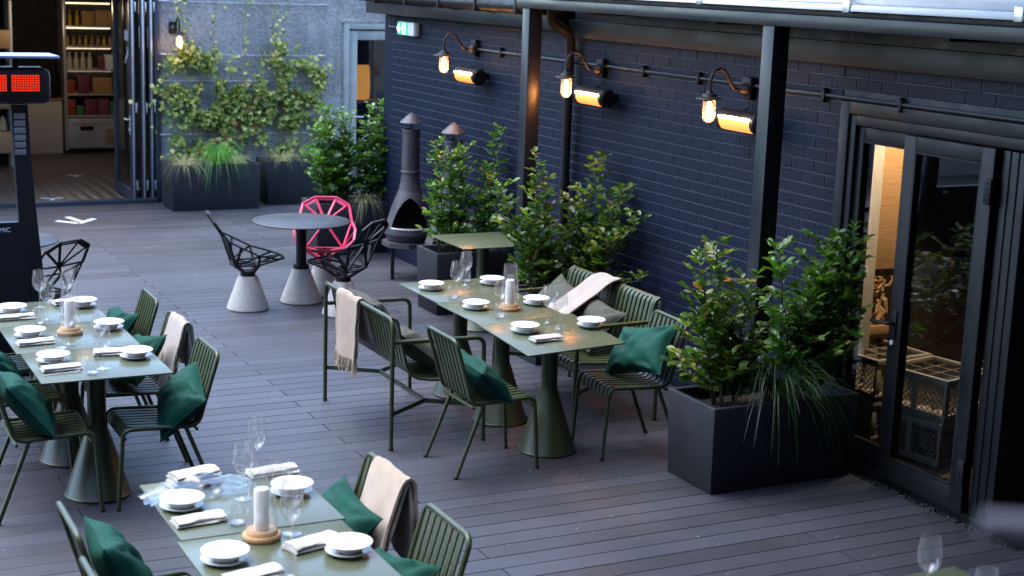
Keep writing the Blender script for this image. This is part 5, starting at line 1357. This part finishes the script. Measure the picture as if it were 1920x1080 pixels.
setting(1.43, 9.80, 'far left of the left table row'); setting(1.43, 9.12, 'middle left of the left table row'); setting(1.45, 8.48, 'near left of the left table row')
setting(1.88, 9.86, 'far right of the left table row'); setting(1.905, 9.18, 'middle right of the left table row'); setting(1.90, 8.43, 'near right of the left table row')
napkin(1.43, 9.62, R(3), 'below the far left bowl of the left row', .22, .08, 11); napkin(1.43, 8.93, R(5), 'below the middle left bowl of the left row', .21, .08, 12)
napkin(1.46, 8.29, R(3), 'below the near left bowl of the left row with a fork', .21, .08, 13); napkin(1.80, 8.56, R(-8), 'tucked under the near right bowl of the left row', .22, .10, 14)
napkin(1.80, 9.98, R(10), 'behind the far right bowl of the left row', .18, .08, 15)
wine(1.62, 9.90, 'at the far end of the left row, beside the black chair'); wine(1.605, 9.53, 'on the far left table, in front of its neighbour'); wine(1.61, 8.86, 'standing in front of the left candle lantern')
wine(1.675, 8.24, 'on the near left table, front glass of the pair'); wine(1.725, 8.56, 'on the near left table, rear glass of the pair'); wine(1.80, 9.92, 'behind the left candle lantern by the far plates')
tumbler(1.53, 9.43, 'on the far left table beside the napkin'); tumbler(1.545, 8.75, 'left of the left candle lantern'); tumbler(1.60, 8.15, 'on the near left table beside the fork')
lantern(1.665, 9.13, 'on the left table row')
fk = MB(); fk.tube([(-.10, 0, .002), (-.03, 0, .006), (.03, .0, .004), (.05, 0, .006)], .0028, 6)
for k in range(4): fk.tube([(.05, 0, .006), (.065, -.009+.006*k, .004), (.10, -.009+.006*k, .009)], .0013, 4)
fo = fk.build('fork', M['stainless'], None, True, 60, (1.45, 8.20, TZ+.001)); fo.rotation_euler = (0, 0, R(8)); tag(fo, 'steel fork lying in front of the napkin on the near left table', 'fork')

setting(1.51, 5.91, 'left of the farther foreground table'); setting(1.51, 5.28, 'left of the nearer foreground table'); setting(1.985, 5.92, 'right of the farther foreground table'); setting(1.97, 5.19, 'right of the nearer foreground table')
napkin(1.53, 5.72, R(6), 'below the left bowl of the farther foreground table', .21, .085, 21); napkin(1.99, 6.20, R(4), 'at the far right corner of the foreground table', .22, .085, 22)
napkin(1.87, 5.31, R(14), 'tucked under the right bowl of the nearer foreground table', .22, .10, 23); napkin(1.56, 5.08, R(10), 'at the bottom edge of the nearer foreground table', .22, .095, 24)
napkin(1.63, 6.18, R(8), 'lower one of the film wrapped pile on the foreground table', .22, .10, 25); napkin(1.635, 6.185, R(14), 'upper one of the film wrapped pile on the foreground table', .21, .095, 26, TZ+.033)
# crumpled cling film round the pile
fg = random.Random(77); G = []
for i in range(19):
    u = i/18; row = []
    for j in range(13):
        v = j/12; x = -.25+.5*u; y = -.14+.17*v
        z = .012+.05*max(0, 1-(abs(x)/.24)**2)*v+.018*noise.noise((x*26, y*26, 3))+.010*noise.noise((x*60, y*60, 9))
        row.append((x+.014*noise.noise((x*20, y*20, 6)), y+.02*noise.noise((x*22, y*9, 1)), max(.002, z)))
    G.append(row)
fm_ = MB().sheet(G).build('plastic_film', M['film'], None, True, 80, (1.62, 6.10, TZ)); fm_.rotation_euler = (0, 0, R(6)); tag(fm_, 'crumpled clear plastic film around the napkin pile on the foreground table', 'plastic film')
wine(1.93, 6.24, 'at the far edge of the foreground table'); wine(1.775, 5.92, 'in the middle of the farther foreground table'); wine(1.835, 5.46, 'beside the foreground candle, rear glass'); wine(1.785, 5.32, 'in front of the foreground candle')
tumbler(1.665, 5.64, 'left of the foreground candle lantern'); tumbler(1.67, 5.02, 'at the bottom edge of the foreground table'); tumbler(2.00, 6.08, 'beside the far right foreground bowl')
lantern(1.71, 5.46, 'on the foreground table')
wine(3.765, 3.975, 'on the table corner at the bottom right of the picture'); wine(3.735, 3.66, 'whose rim just shows at the bottom right corner')

# pale handrail of the viewing terrace, close to the camera and out of focus
hr = thing('handrail', 'pale blurred handrail end close by at the right edge', 'handrail', (.66, .62, 0))
h = MB(); h.tube([(-.035, .0, 2.650), (.10, -.09, 2.646), (.5, -.36, 2.638)], [.008, .012, .013], 12); h.build('rail', M['railblue'], hr)
h = MB(); h.tube([(.30, -.225, 0), (.30, -.225, 2.633)], .012, 10); h.build('rail_post', M['white'], hr)
